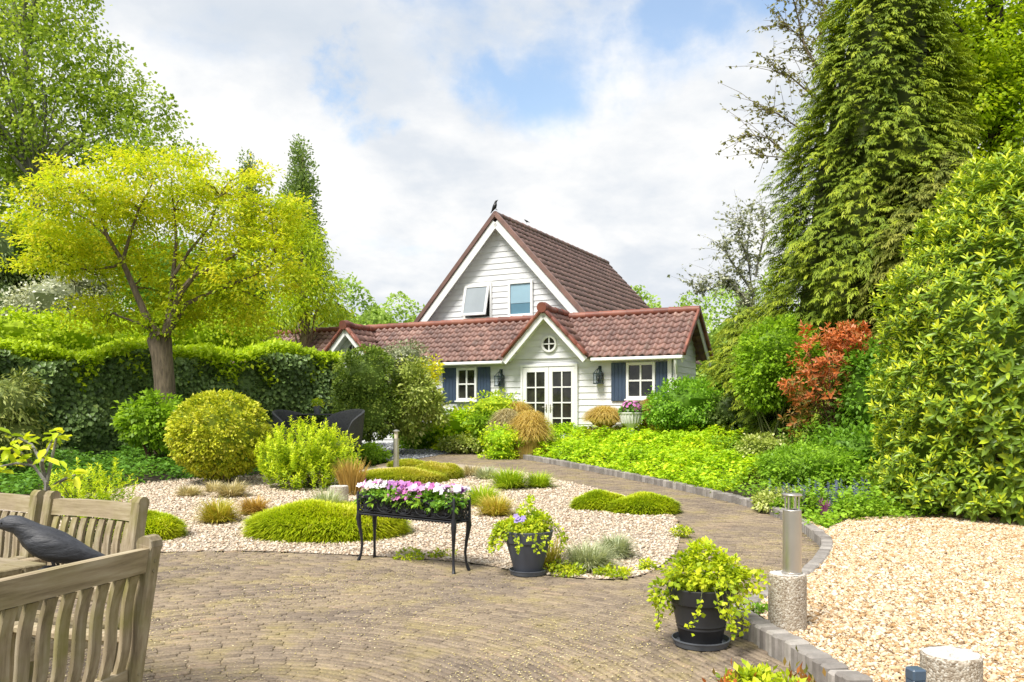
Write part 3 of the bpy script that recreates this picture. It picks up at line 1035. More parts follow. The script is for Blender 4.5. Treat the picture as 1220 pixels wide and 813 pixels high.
def stones(name, poly, n, size, mat, dz, ymax, ymin, tall=0.5):
    p = np.asarray(poly)
    x0, y0 = p.min(0)[:2]; x1, y1 = p.max(0)[:2]
    x0, x1 = max(x0, -6), min(x1, 7)
    y0, y1 = max(y0, ymin), min(y1, ymax)
    X, Y = [], []
    got = 0
    while got < n:
        # nearer ground is sampled more densely
        yy = y0 + (y1 - y0) * RNG.random(n) ** 1.35
        xx = x0 + (x1 - x0) * RNG.random(n)
        k = inside(poly, xx, yy) & (np.abs(xx) < yy * 0.68 + 0.3)
        X.append(xx[k]); Y.append(yy[k]); got += int(k.sum())
    X = np.concatenate(X)[:n]; Y = np.concatenate(Y)[:n]
    sz = size * np.exp(RNG.normal(size=n) * 0.32) * (1 + 0.05 * (Y - y0))
    octv = np.array([[1, 0, 0], [-1, 0, 0], [0, 1, 0], [0, -1, 0], [0, 0, 1], [0, 0, -1]], float)
    octf = np.array([[0, 2, 4], [2, 1, 4], [1, 3, 4], [3, 0, 4], [2, 0, 5], [1, 2, 5], [3, 1, 5], [0, 3, 5]])
    V = np.repeat(octv[None], n, 0) * RNG.uniform(.75, 1.15, (n, 6, 1)) + RNG.normal(size=(n, 6, 3)) * 0.14
    V *= np.stack([sz, sz * RNG.uniform(.6, .95, n), sz * tall * RNG.uniform(.6, 1.2, n)], 1)[:, None, :]
    tl = RNG.normal(size=n) * 0.35
    ca, sa = np.cos(tl)[:, None], np.sin(tl)[:, None]
    x_, z_ = V[:, :, 0] * ca - V[:, :, 2] * sa, V[:, :, 0] * sa + V[:, :, 2] * ca
    a = RNG.uniform(0, 6.28, n)
    ca, sa = np.cos(a)[:, None], np.sin(a)[:, None]
    W = np.stack([x_ * ca - V[:, :, 1] * sa, x_ * sa + V[:, :, 1] * ca, z_], 2)
    W += np.stack([X, Y, hgt(Y) + dz + sz * 0.12], 1)[:, None, :]
    F = (octf[None] + (np.arange(n) * 6)[:, None, None]).reshape(-1, 3)
    r = RNG.random(n)
    o = np_mesh(name, W, F, mat, np.repeat(r, 8))
    return tag(o, kind="stuff")


stones("gravel", gravel_r, 72000, 0.0132, M["stone"], 0.078, 9.6, 3.0)
stones("pale_gravel", island, 52000, 0.016, M["stone_pale"], 0.006, 15.5, 6.2)
stones("slate_gravel", slate_poly, 5000, 0.03, M["stone_slate"], 0.0, 24, 15)


def bricks(cx, cy, ang, ln, wd, name, z=0.0):
    """clinker bricks laid on edge, each with a worn rim"""
    n = len(cx)
    b, hz = 0.004, 0.03
    hx, hy = ln / 2, wd / 2
    sg = np.array([[-1, -1], [1, -1], [1, 1], [-1, 1]], float)
    lay = []
    for inset, zz in ((0, -hz), (0, -b), (b, 0)):
        v = np.zeros((n, 4, 3))
        v[:, :, 0] = sg[None, :, 0] * (hx[:, None] - inset)
        v[:, :, 1] = sg[None, :, 1] * (hy[:, None] - inset)
        v[:, :, 2] = zz
        lay.append(v)
    V = np.concatenate(lay, 1)
    V[:, :, 2] += (RNG.normal(size=n) * 0.0014)[:, None] + V[:, :, 0] * (RNG.normal(size=n) * 0.012)[:, None] + V[:, :, 1] * (RNG.normal(size=n) * 0.014)[:, None]
    ca, sa = np.cos(ang)[:, None], np.sin(ang)[:, None]
    X = V[:, :, 0] * ca - V[:, :, 1] * sa + cx[:, None]
    Y = V[:, :, 0] * sa + V[:, :, 1] * ca + cy[:, None]
    Z = V[:, :, 2] + hgt(Y) + z
    q = [[8, 9, 10, 11]]
    for i in range(4):
        j = (i + 1) % 4
        q += [[i, j, 4 + j, 4 + i], [4 + i, 4 + j, 8 + j, 8 + i]]
    F = (np.array(q)[None] + (np.arange(n) * 12)[:, None, None]).reshape(-1, 4)
    r = np.clip(RNG.beta(2.2, 2.2, n), 0, 1)
    return tag(np_mesh(name, np.stack([X, Y, Z], 2), F, M["brick"], np.repeat(r, 9)), kind="structure")


def lay_paving():
    # patio: rings of bricks round a point, path: courses across its run
    isl = np.asarray(island)
    pav = np.asarray(paving_poly)
    c0 = np.array([-1.35, 3.55])
    w, l = 0.050, 0.170
    xs, ys, an, ls = [], [], [], []
    split = 8.55
    r = 0.2
    while r < 8.5:
        m = max(int(2 * math.pi * r / l), 6)
        th = (np.arange(m) + RNG.random()) * 2 * math.pi / m
        xs.append(c0[0] + r * np.cos(th)); ys.append(c0[1] + r * np.sin(th)); an.append(th + math.pi / 2)
        ls.append(np.full(m, 2 * math.pi * r / m - 0.005 - 0.01 * (r < 0.6)))
        r += w
    x, y, a, ln = map(np.concatenate, (xs, ys, an, ls))
    ok = (y > 2.2) & (y < split) & (np.abs(x) < y * 0.68 + 0.4) & inside(pav, x, y) & ~inside(isl, x, y)
    # the right-hand strip belongs to the path courses
    pc = np.array([tuple(p) for p in smooth_line([G2(*p) for p in ((842, 728), (880, 690), (905, 662), (905, 645), (872, 624), (830, 608), (760, 586), (690, 571), (620, 558), (560, 544), (500, 545))], 10)])
    near = np.full(len(x), False)
    for p in pc[:16]:
        pass
    right = inside(np.array([G2(812, 700), G2(818, 650), G2(825, 618), (4.2, 9.8), (4.2, 4.8), G2(860, 720)]), x, y)
    ok &= ~right
    bricks(x[ok], y[ok], a[ok], ln[ok], np.full(ok.sum(), w - 0.010), "patio")
    # path courses
    seg = np.diff(pc, axis=0); sl = np.linalg.norm(seg, axis=1); cum = np.concatenate([[0], np.cumsum(sl)])
    X, Y, A, LN = [], [], [], []
    s = 0.0
    while s < cum[-1]:
        i = min(np.searchsorted(cum, s, side='right') - 1, len(seg) - 1)
        t = (s - cum[i]) / sl[i]
        p = pc[i] + seg[i] * t
        d = seg[i] / sl[i]
        j = min(i + 6, len(seg) - 1); k = max(i - 6, 0)
        d = norm((pc[j] - pc[k])[None])[0]
        nrm = np.array([-d[1], d[0]])
        u = np.arange(-14, 15) * l + (0.5 * l if int(s / w) % 2 else 0)
        bow = 0.16 * (1 - (u / 1.3) ** 2)          # courses bow like fans
        q = p + u[:, None] * nrm + bow[:, None] * d
        ang = math.atan2(nrm[1], nrm[0]) + np.arctan(-0.32 * u / 1.69) * -1
        X.append(q[:, 0]); Y.append(q[:, 1]); A.append(ang); LN.append(np.full(len(u), l - 0.006))
        s += w
    X, Y, A, LN = map(np.concatenate, (X, Y, A, LN))
    ok = inside(pav, X, Y) & ~inside(isl, X, Y)
    r2 = inside(np.array([G2(812, 700), G2(818, 650), G2(825, 618), (4.2, 9.8), (4.2, 4.8), G2(860, 720)]), X, Y)
    ok &= (Y > split) | r2
    # drop bricks that would fold over one another on the inside of the bend
    key = np.round(np.stack([X, Y], 1) / 0.0445).astype(int)
    _, first = np.unique(key[:, 0] * 100003 + key[:, 1] * 3 // 3, return_index=True)
    sel = np.zeros(len(X), bool); sel[first] = True
    ok &= sel
    bricks(X[ok], Y[ok], A[ok], LN[ok], np.full(ok.sum(), w - 0.010), "path", z=-0.001)


lay_paving()


def kerb(name, line, hgt_top, w=0.075, step=0.105, depth=0.14):
    """palisade kerb of narrow concrete blocks set along a line"""
    pts = [Vector((p[0], p[1])) for p in line]
    cum = [0]
    for a, b in zip(pts, pts[1:]): cum.append(cum[-1] + (b - a).length)
    mb = MB()
    s = step / 2
    i = 0
    while s < cum[-1]:
        while i < len(pts) - 2 and cum[i + 1] < s: i += 1
        d = pts[i + 1] - pts[i]
        t = (s - cum[i]) / max(d.length, 1e-6)
        p = pts[i] + d * t
        a = math.atan2(d.y, d.x) + random.gauss(0, 0.03)
        nrm = Vector((d.y, -d.x)).normalized()
        p = p + nrm * (depth / 2)
        h = hgt_top + random.gauss(0, 0.005)
        R = Matrix.Rotation(random.gauss(0, 0.025), 3, 'X') @ Matrix.Rotation(a, 3, 'Z')
        mb.box((p.x, p.y, float(hgt(p.y)) + h / 2 - 0.03), (step - 0.006, depth, h + 0.06), R, 0.012)
        s += step
    return tag(mb.build(name, M["kerb"]), kind="structure")


kerb("kerb", kerb_a, 0.115, step=0.075, depth=.125)
kerb("path_kerb", kerb_b, 0.10, step=0.095, depth=0.11)


def scatter_seeds():
    n = 80000
    y = 3.6 + 5.4 * RNG.random(n); x = (RNG.random(n) * 2 - 1) * y * 0.66
    ok = (inside(paving_poly, x, y) & ~inside(island, x, y)) | (inside(gravel_r, x, y) & (RNG.random(n) < .12))
    lv = np.where(inside(gravel_r, x, y), .085, 0)
    # drifts
    d = np.sin(x * 2.1 + 1) * np.sin(y * 1.7) + np.sin(x * 4.3 - y * 2.6) * 0.6
    ok &= RNG.random(n) < np.clip(0.42 + 0.55 * d, 0.06, 1)
    x, y, lv = x[ok], y[ok], lv[ok]; n = len(x)
    P = np.stack([x, y, lv + 0.004 + hgt(y)], 1)
    a = RNG.uniform(0, 6.28, n)
    D = np.stack([np.cos(a), np.sin(a), RNG.normal(size=n) * .12], 1)
    U = norm(UP + unit_rand(n) * 0.3)
    f = Foliage()
    s = 0.005 + 0.011 * RNG.random(n) ** 2
    f.leaves(P, D, U, s, s * .7, RNG.random(n), fold=0.1)
    tag(f.build("fallen_seeds", M["seeds"]), kind="stuff")


scatter_seeds()

# ------------------------------------------------------------------ the white house
TH = math.radians(27.5)
HO = Vector((0.966, 21.0, 0.40))           # middle of the french doors, floor level


def fac(px, py, v=0.0):
    """house coordinates (x along the front, z above the floor) of a photo pixel on the front plane y = v"""
    k = (px - 610) / FPX
    ox, oy = HO.x + v * math.sin(TH), HO.y + v * math.cos(TH)
    t = (oy * k - ox) / (math.cos(TH) + math.sin(TH) * k)
    d = oy - t * math.sin(TH)
    return t, (HOR - py) / FPX * d + EYE - HO.z


def siding(mb, poly_at, z0, z1, y, bh=0.155, out=0.022, axis='x', flip=1):
    """lapped boards: poly_at(z) gives the two ends of the wall at height z"""
    z = z0
    while z < z1 - 0.01:
        zt = min(z + bh, z1)
        a0, b0 = poly_at(z); a1, b1 = poly_at(zt)
        if b0 - a0 < 0.03: break
        b1 = max(b1, a1 + 0.005)
        yo, yi, yb = y - flip * out, y - flip * 0.004, y + flip * 0.02

        def pt(u, yy, zz):
            return (u, yy, zz) if axis == 'x' else (yy, u, zz)
        vs = [pt(a0, yo, z), pt(b0, yo, z), pt(b1, yi, zt), pt(a1, yi, zt), pt(a0, yb, z), pt(b0, yb, z), pt(b1, yb, zt), pt(a1, yb, zt)]
        mb.add(vs, [(0, 1, 2, 3), (4, 7, 6, 5), (0, 4, 5, 1), (3, 2, 6, 7), (0, 3, 7, 4), (1, 5, 6, 2)])
        z = zt


def pantiles(name, O, U, S, span, rows, tl, tw, amp, mat, parent, lift=0.03, per=7, skip=None):
    """tiled slope: O = eave corner, U along the eave, S up the slope (unit vectors), span(s) -> (u0, u1)"""
    O, U, S = Vector(O), Vector(U).normalized(), Vector(S).normalized()
    N = U.cross(S).normalized()
    if N.z < 0: N = -N
    V, F, R = [], [], []

    def wave(x):
        fr = x % 1.0
        return amp * (0.55 * math.cos(2 * math.pi * fr) + 0.18 * math.sin(4 * math.pi * fr) + 0.12)
    for j in range(rows):
        s0, s1 = j * tl, (j + 1) * tl + 0.03
        a0, b0 = span(s0); a1, b1 = span(min(s1, rows * tl))
        a, b = min(a0, a1), max(b0, b1)
        na = math.floor(a / tw); nb = math.ceil(b / tw)
        u_all = [na * tw + k * tw / per for k in range((nb - na) * per + 1)]
        jit = {}
        base_i = len(V)
        cols = 0
        us = []
        for u in u_all:
            us.append(u)
        for u in us:
            f0 = min(max(u, a0), b0); f1 = min(max(u, a1), b1)
            k = math.floor(u / tw + 1e-6)
            dz = jit.setdefault(k, random.gauss(0, 0.003))
            for (uu, s, l) in ((f0, s0 - 0.0, lift - 0.028), (f0, s0, lift), (f1, s1, 0.0)):
                V.append(O + U * uu + S * s + N * (wave(u / tw) + l + dz))
            cols += 1
        tile_r = {}
        for c in range(cols - 1):
            um = (us[c] + us[c + 1]) / 2
            k = math.floor(um / tw)
            r = tile_r.setdefault(k, min(max(random.gauss(0.5, 0.2), 0), 1))
            i0, i1 = base_i + c * 3, base_i + (c + 1) * 3
            # skip quads collapsed by the clipping
            if (V[i0 + 1] - V[i1 + 1]).length + (V[i0 + 2] - V[i1 + 2]).length < 0.02: continue
            if skip is not None and skip((V[i0 + 1] + V[i1 + 2]) / 2): continue
            F.append((i0, i1, i1 + 1, i0 + 1)); F.append((i0 + 1, i1 + 1, i1 + 2, i0 + 2)); R += [r, r]
    o = np_mesh(name, np.array([tuple(v) for v in V]), np.array(F), mat, np.array(R), parent)
    return o


def ridge_caps(mb, p0, p1, r=0.11, step=0.36):
    p0, p1 = Vector(p0), Vector(p1)
    d = p1 - p0
    n = max(int(d.length / step), 1)
    for i in range(n):
        a, b = p0 + d * (i / n), p0 + d * ((i + 1.08) / n)
        mb.tube([a, a + (b - a) * .12, b], [r * 1.12, r * 1.06, r * 0.93], 10)


def window(parent, x0, x1, z0, z1, y, nx, nz, fr=0.06, bar=0.03, glass="glass", name="window"):
    """casement proud of the boards: frame with glazing bars; pane as sub-part"""
    f = MB()
    yo = y - 0.055
    w, h = x1 - x0, z1 - z0
    cx, cz = (x0 + x1) / 2, (z0 + z1) / 2
    f.box((x0 + fr / 2, yo, cz), (fr, 0.07, h), None, 0.006)
    f.box((x1 - fr / 2, yo, cz), (fr, 0.07, h), None, 0.006)
    f.box((cx, yo, z0 + fr / 2), (w - 2 * fr, 0.068, fr), None, 0.006)
    f.box((cx, yo, z1 - fr / 2), (w - 2 * fr, 0.068, fr), None, 0.006)
    for i in range(1, nx):
        f.box((x0 + fr + (w - 2 * fr) * i / nx, yo, cz), (bar, 0.05, h - 2 * fr), None, 0.004)
    for j in range(1, nz):
        zz = z0 + fr + (h - 2 * fr) * j / nz
        for i in range(nx):
            a = x0 + fr + (w - 2 * fr) * i / nx + (bar / 2 if i else 0)
            b = x0 + fr + (w - 2 * fr) * (i + 1) / nx - (bar / 2 if i < nx - 1 else 0)
            f.box(((a + b) / 2, yo, zz), (b - a, 0.046, bar), None, 0.004)
    o = f.build(name, M["trim"], parent)
    g = MB()
    g.box((cx, y - 0.035, cz), (w - 2 * fr + .01, 0.012, h - 2 * fr + .01))
    g.build("pane", M[glass], o)
    s = MB()
    if fr > 0.05:
        s.box((cx, y - 0.075, z0 - 0.022), (w + 0.06, 0.11, 0.04), None, 0.008)
        s.build("sill", M["trim"], o)
    return o


def build_house():
    H = empty("white_house", HO, -TH, "white weatherboard house with brown gable roof and a low red-tiled front wing", "house")
    EZ, RZ, EY, RY = 2.24, 3.38, -0.32, 1.0     # wing: eave and ridge
    k = (RZ - EZ) / (RY - EY)
    XL, XR = -11.5, 3.12
    # walls of the wing
    wl = MB()
    gz = 2.30
    siding(wl, lambda z: (XL, XR), -0.3, EZ + 0.20, 0.0)
    siding(wl, lambda z: (0.02, 2.0) if z < 2.45 else (0.02 + (z - 2.45) / k, max(2.0 - (z - 2.45) / k, 0.03 + (z - 2.45) / k)), -0.3, 3.3, XR, axis='y', flip=-1)
    wl.box(((XL + XR) / 2 - 0.1, 1.6, 0.9), (XR - XL - 0.3, 0.1, 2.4))
    wl.build("wall", M["clad"], H)
    # wing roof, front and back slope
    S = Vector((0, RY - EY, RZ - EZ)); Ls = S.length
    tl, tw = Ls / 8, 0.212
    X1 = XR + 0.36
    gables = [(0.0, 1.12), (fac(412, 400, -0.4)[0], 1.12)]
    pantiles("roof", (XL, EY, EZ), (1, 0, 0), S, lambda s: (0, X1 - XL), 8, tl, tw, 0.050, M["tile"], H,
             skip=lambda p: any(abs(p.x - g) < h - (p.z - (RZ + .05 - h * 1.02)) / 1.02 - .06 for g, h in gables))
    pantiles("roof", (XL, 2 * RY - EY, EZ), (1, 0, 0), (0, -(RY - EY), RZ - EZ), lambda s: (0, X1 - XL), 8, tl, tw, 0.040, M["tile"], H)
    rc = MB()
    ridge_caps(rc, (XL, RY, RZ + 0.03), (X1, RY, RZ + 0.03), 0.095)
    # verge tiles down the right-hand gable edge
    n = Vector((0, -S.z, S.y)).normalized()
    for sgn in (-1, 1):
        for i in range(7):
            a = Vector((X1 + 0.01, EY, EZ)) + S * (i / 7); b = Vector((X1 + 0.01, EY, EZ)) + S * ((i + 1.05) / 7)
            if sgn > 0: a.y, b.y = 2 * RY - a.y, 2 * RY - b.y
            rc.beam(a + Vector((0, 0, 0.015)), b + Vector((0, 0, 0.03)), 0.07, 0.11, (0, 0, 1), 0.015)
    rc.build("ridge", M["tile_orange"], H, True)
    # barge boards of the right-hand end, soffit, gutter, downpipe, corner board
    tr = MB()
    for sgn in (-1, 1):
        a = Vector((X1 - 0.05, EY + 0.02, EZ - 0.12)); b = Vector((X1 - 0.05, RY, RZ - 0.12))
        if sgn > 0: a.y = 2 * RY - a.y
        tr.beam(a, b, 0.03, 0.16)
    tr.box((XR - 0.045, -0.045, 1.05), (0.10, 0.05, 2.75), None, 0.006)
    tr.box((XR + 0.045, 0.03, 1.05), (0.05, 0.10, 2.75), None, 0.006)
    tr.build("barge_board", M["trim"], H)
    for a, b in ((XL, gables[1][0] - 1.2), (gables[1][0] + 1.2, -1.2), (1.2, X1 - 0.02)):
        gu = MB()
        gu.box(((a + b) / 2, EY + 0.02, EZ - 0.055), (b - a, 0.10, 0.085), None, 0.02)
        gu.box(((a + b) / 2, EY + 0.19, EZ - 0.075), (b - a, 0.24, 0.02))
        gu.build("gutter", M["trim"], H)
    dp = MB()
    dp.tube([(XR + 0.16, EY + 0.04, EZ - 0.1), (XR + 0.16, EY + 0.06, EZ - 0.22), (XR + 0.12, -0.06, EZ - 0.42), (XR + 0.12, -0.06, -0.3)], 0.038, 10)
    dp.build("downpipe", M["trim"], H, True)
    # cross gables
    for gi, (gx, hw) in enumerate(gables):
        pz = RZ + 0.05 - 0.14 * gi
        ez, fy = pz - hw * 1.02, -0.42
        gw = MB()
        siding(gw, lambda z: (gx - max(hw - .06 - max(z - ez, 0) / 1.02, 0), gx + max(hw - .06 - max(z - ez, 0) / 1.02, 0)), ez - 0.02, pz - 0.16, -0.045)
        gw.build("gable_wall", M["clad"], H)
        for sg in (-1, 1):
            Sg = Vector((-sg * hw, 0, pz - ez)); L = Sg.length
            rows = 6

            def span(s, L=L):
                z = ez + (pz - ez) * s / L
                return (0.0, max(EY + (z - EZ) / k - fy + 0.02, 0.05))
            pantiles("roof", (gx + sg * hw, fy, ez), (0, 1, 0), Sg, span, rows, L / rows, 0.212, 0.040, M["tile"], H)
        vt = MB()
        for sg in (-1, 1):
            for i in range(5):
                a = Vector((gx + sg * hw * (1 - i / 5), fy - 0.02, ez + (pz - ez) * i / 5)); b = Vector((gx + sg * hw * (1 - (i + 1.06) / 5), fy - 0.02, ez + (pz - ez) * (i + 1.06) / 5))
                up = Vector((sg * (pz - ez), 0, hw)).normalized()
                vt.beam(a + up * .025, b + up * .04, 0.16, 0.085, up, 0.025)
        vt.tube([(gx, fy - 0.12, pz + 0.06), (gx, fy + 0.05, pz + 0.08), (gx, fy + 0.3, pz + 0.06)], [0.13, 0.125, 0.10], 12)
        ridge_caps(vt, (gx, fy + 0.28, pz + 0.05), (gx, RY, pz + 0.05), 0.09)
        vt.build("verge", M["tile_orange"], H, True)
        bb = MB()
        for sg in (-1, 1):
            a = Vector((gx + sg * (hw - 0.02), fy + 0.0, ez - 0.11)); b = Vector((gx, fy + 0.0, pz - 0.10))
            bb.beam(a, b, 0.03, 0.15, (0, 0, 1))
            # soffit board back to the wall
            bb.prism([a + Vector((0, 0.02, 0.03)), b + Vector((0, 0.02, 0.03)), b + Vector((0, 0.37, 0.03)), a + Vector((0, 0.37, 0.03))], (0, 0, 0.02))
        bb.build("barge_board", M["trim"], H)
        # round window with a cross of bars
        rz_ = fac(654.5, 410, -0.06)[1] if gi == 0 else pz - 0.62
        rr = 0.185
        rw = MB()
        ns = 28
        ring = []
        for q in range(ns + 1):
            a = 2 * math.pi * q / ns
            ring.append(Vector((gx + rr * math.cos(a), -0.085, rz_ + rr * math.sin(a))))
        for q in range(ns):
            rw.beam(ring[q], ring[q + 1], 0.06, 0.05, (ring[q] + ring[q + 1]) / 2 - Vector((gx, -0.085, rz_)))
        rw.box((gx, -0.088, rz_), (2 * rr - .04, 0.04, 0.03)); rw.box((gx, -0.089, rz_ + rr / 2), (0.03, 0.036, rr - .05)); rw.box((gx, -0.089, rz_ - rr / 2), (0.03, 0.036, rr - .05))
        ro = rw.build("round_window", M["trim"], H)
        rg = MB()
        rg.prism([(gx + rr * math.cos(2 * math.pi * q / ns), -0.068, rz_ + rr * math.sin(2 * math.pi * q / ns)) for q in range(ns)], (0, -0.01, 0))
        rg.build("pane", M["glass"], ro)
    # french doors
    dxl, dxr = fac(622, 440)[0], fac(689.5, 440)[0]
    dz = 2.06
    fr = MB()
    fr.box((dxl + .03, -0.05, dz / 2), (0.06, 0.09, dz), None, .006); fr.box((dxr - .03, -0.05, dz / 2), (0.06, 0.09, dz), None, .006)
    fr.box(((dxl + dxr) / 2, -0.052, dz + 0.03), (dxr - dxl, 0.095, 0.06), None, .006)
    fr.build("door_frame", M["trim"], H)
    mid = (dxl + dxr) / 2
    for side in (-1, 1):
        a, b = (dxl + 0.065, mid - 0.004) if side < 0 else (mid + 0.004, dxr - 0.065)
        d = MB()
        st = 0.105
        d.box((a + st / 2, -0.06, dz / 2), (st, 0.05, dz - .02), None, .006); d.box((b - st / 2, -0.06, dz / 2), (st, 0.05, dz - .02), None, .006)
        d.box(((a + b) / 2, -0.06, 0.2), (b - a - 2 * st, 0.048, 0.38)); d.box(((a + b) / 2, -0.06, dz - 0.07), (b - a - 2 * st, 0.048, 0.12))
        z0, z1 = 0.39, dz - 0.13
        d.box(((a + b) / 2, -0.062, (z0 + z1) / 2), (0.032, 0.038, z1 - z0))
        for j in range(1, 4):
            zz = z0 + (z1 - z0) * j / 4
            for q in (0, 1):
                u0, u1 = ((a + st, (a + b) / 2 - .016) if q == 0 else ((a + b) / 2 + .016, b - st))
                d.box(((u0 + u1) / 2, -0.062, zz), (u1 - u0, 0.035, 0.032))
        do = d.build("door", M["trim"], H)
        g = MB(); g.box(((a + b) / 2, -0.045, (z0 + z1) / 2), (b - a - 2 * st + .01, 0.012, z1 - z0 + .01)); g.build("pane", M["glass"], do)
        hd = MB()
        hx = b - 0.05 if side < 0 else a + 0.05
        hd.box((hx, -0.092, 1.02), (0.03, 0.012, 0.2), None, .003); hd.tube([(hx, -0.10, 1.05), (hx, -0.135, 1.05), (hx - side * -0.1, -0.135, 1.05)], 0.009, 6)
        hd.build("handle", M["steel"], do, True)
    # front windows and shutters
    for (a, b, t, bt, sh) in ((545.5, 569.5, 438.5, 477.5, ((528.5, 544.5), (570.2, 585))), (747.2, 781.5, 432, 475.5, ((729, 746.5), (782.2, 799.5)))):
        x0, z1 = fac(a, t); x1, z1b = fac(b, t + 0.0); _, z0 = fac((a + b) / 2, bt)
        z1 = (z1 + z1b) / 2
        window(H, x0, x1, z0, z1, 0, 2, 2, 0.065, 0.04)
        for (c, d) in sh:
            u0, u1 = fac(c, 450)[0], fac(d, 450)[0]
            s = MB()
            nb = 4
            for q in range(nb):
                s.box((u0 + (u1 - u0) * (q + .5) / nb, -0.045, (z0 + z1) / 2 - 0.02), ((u1 - u0) / nb - 0.006, 0.03, z1 - z0 + 0.06), None, .005)
            s.box(((u0 + u1) / 2, -0.04, (z0 + z1) / 2 - 0.02), (u1 - u0 - 0.01, 0.022, z1 - z0 + 0.04))
            s.build("shutter", M["shutter"], H)
    # main house: gable towards the garden
    MX, MZ, MY, HW, ML = -2.67, 6.57, 2.0, 3.6, 8.9
    sl = 1.10
    ez = MZ - HW * sl
    mw = MB()
    yw = MY + 0.30
    siding(mw, lambda z: (MX - min(HW - .3, (MZ - .17 - z) / sl), MX + min(HW - .3, (MZ - .17 - z) / sl)), 1.6, MZ - 0.2, yw, 0.165)
    for sg in (-1, 1):
        mw.box((MX + sg * (HW - .35), yw + ML / 2 - .2, 1.2), (0.1, ML - .7, 3.0))
    mw.prism([(MX - HW + .3, yw + ML - .75, -0.3), (MX + HW - .3, yw + ML - .75, -0.3), (MX + HW - .3, yw + ML - .75, ez), (MX, yw + ML - .75, MZ - .3), (MX - HW + .3, yw + ML - .75, ez)], (0, 0.1, 0))
    mw.build("main_wall", M["clad"], H)
    for sg in (-1, 1):
        Sg = Vector((-sg * HW, 0, HW * sl)); L = Sg.length
        rows = 19
        pantiles("main_roof", (MX + sg * HW, MY, ez), (0, 1, 0), Sg, lambda s: (0, ML), rows, L / rows, 0.27, 0.024, M["tile_main"], H, lift=0.030, per=6)
    rc = MB()
    ridge_caps(rc, (MX, MY - 0.02, MZ + 0.01), (MX, MY + ML - .02, MZ + 0.01), 0.085, 0.42)
    rc.build("main_ridge", M["tile_main"], H, True)
    bb = MB(); vb = MB()
    for sg in (-1, 1):
        up = Vector((sg * sl, 0, 1)).normalized()
        a = Vector((MX + sg * HW, MY + 0.0, ez)); b = Vector((MX, MY + 0.0, MZ))
        vb.beam(a + up * 0.02 + Vector((0, .0, 0)), b + up * 0.02, 0.10, 0.13, up, 0.01)
        a2, b2 = a - up * 0.155 + Vector((0, .01, 0)), b - up * 0.155 + Vector((0, .01, 0))
        b2.x = MX; b2.z = MZ - 0.155 * math.sqrt(1 + sl * sl)
        bb.beam(a2, b2, 0.035, 0.21, up)
        bb.prism([a2 + up * .04 + Vector((0, .03, 0)), b2 + up * .04 + Vector((0, .03, 0)), b2 + up * .04 + Vector((0, .32, 0)), a2 + up * .04 + Vector((0, .32, 0))], up * 0.02)
    vb.build("main_verge", M["tile_main"], H)
    bb.build("main_barge_board", M["trim"], H)
    # upper windows
    y = yw
    x0, z1 = fac(606.5, 336.5, y); x1, _ = fac(636, 340, y); _, z0 = fac(620, 377.5, y)
    wo = window(H, x0, x1, z0, z1, y, 1, 1, 0.075, 0.03, "blind_low")
    bl = MB(); bl.box(((x0 + x1) / 2, y - 0.045, z0 + (z1 - z0) * .66), (x1 - x0 - .15, 0.012, (z1 - z0) * .56)); bl.build("blind", M["blind"], wo)
    x0, z1 = fac(555.5, 341.5, y); x1, _ = fac(584.5, 341, y); _, z0 = fac(570, 378.5, y)
    op = MB(); op.box(((x0 + x1) / 2, y - 0.028, (z0 + z1) / 2), (x1 - x0, 0.02, z1 - z0)); op.build("dark_opening_sheet", M["glass"], H)  # dark sheet painted as the unlit room behind the open sash
    # sash hung at the top and pushed out
    sh = empty("open_window", ((x0 + x1) / 2, y - 0.06, z1), 0)
    sh.parent = H
    sh.rotation_euler = (math.radians(-15), 0, 0)
    w, h = x1 - x0, z1 - z0
    s = MB()
    for (cx, cz, sx, sz) in ((-w / 2 + .035, -h / 2, .07, h), (w / 2 - .035, -h / 2, .07, h), (0, -.035, w - .14, .07), (0, -h + .035, w - .14, .07)):
        s.box((cx, 0, cz), (sx, 0.05, sz), None, .006)
    s.build("sash", M["trim"], sh)
    g = MB(); g.box((0, 0.005, -h / 2), (w - .13, 0.012, h - .13)); g.build("pane", M["glass_pale"], sh)
    f2 = MB()
    for (cx, cz, sx, sz) in ((x0 - .03, (z0 + z1) / 2, .06, h + .12), (x1 + .03, (z0 + z1) / 2, .06, h + .12), ((x0 + x1) / 2, z1 + .03, w, .06), ((x0 + x1) / 2, z0 - .03, w, .06)):
        f2.box((cx, y - 0.04, cz), (sx, 0.05, sz))
    f2.build("window_surround", M["trim"], H)
    return H


HOUSE = build_house()


def house_pt(x, y, z):
    return HO + Matrix.Rotation(-TH, 3, 'Z') @ Vector((x, y, z))


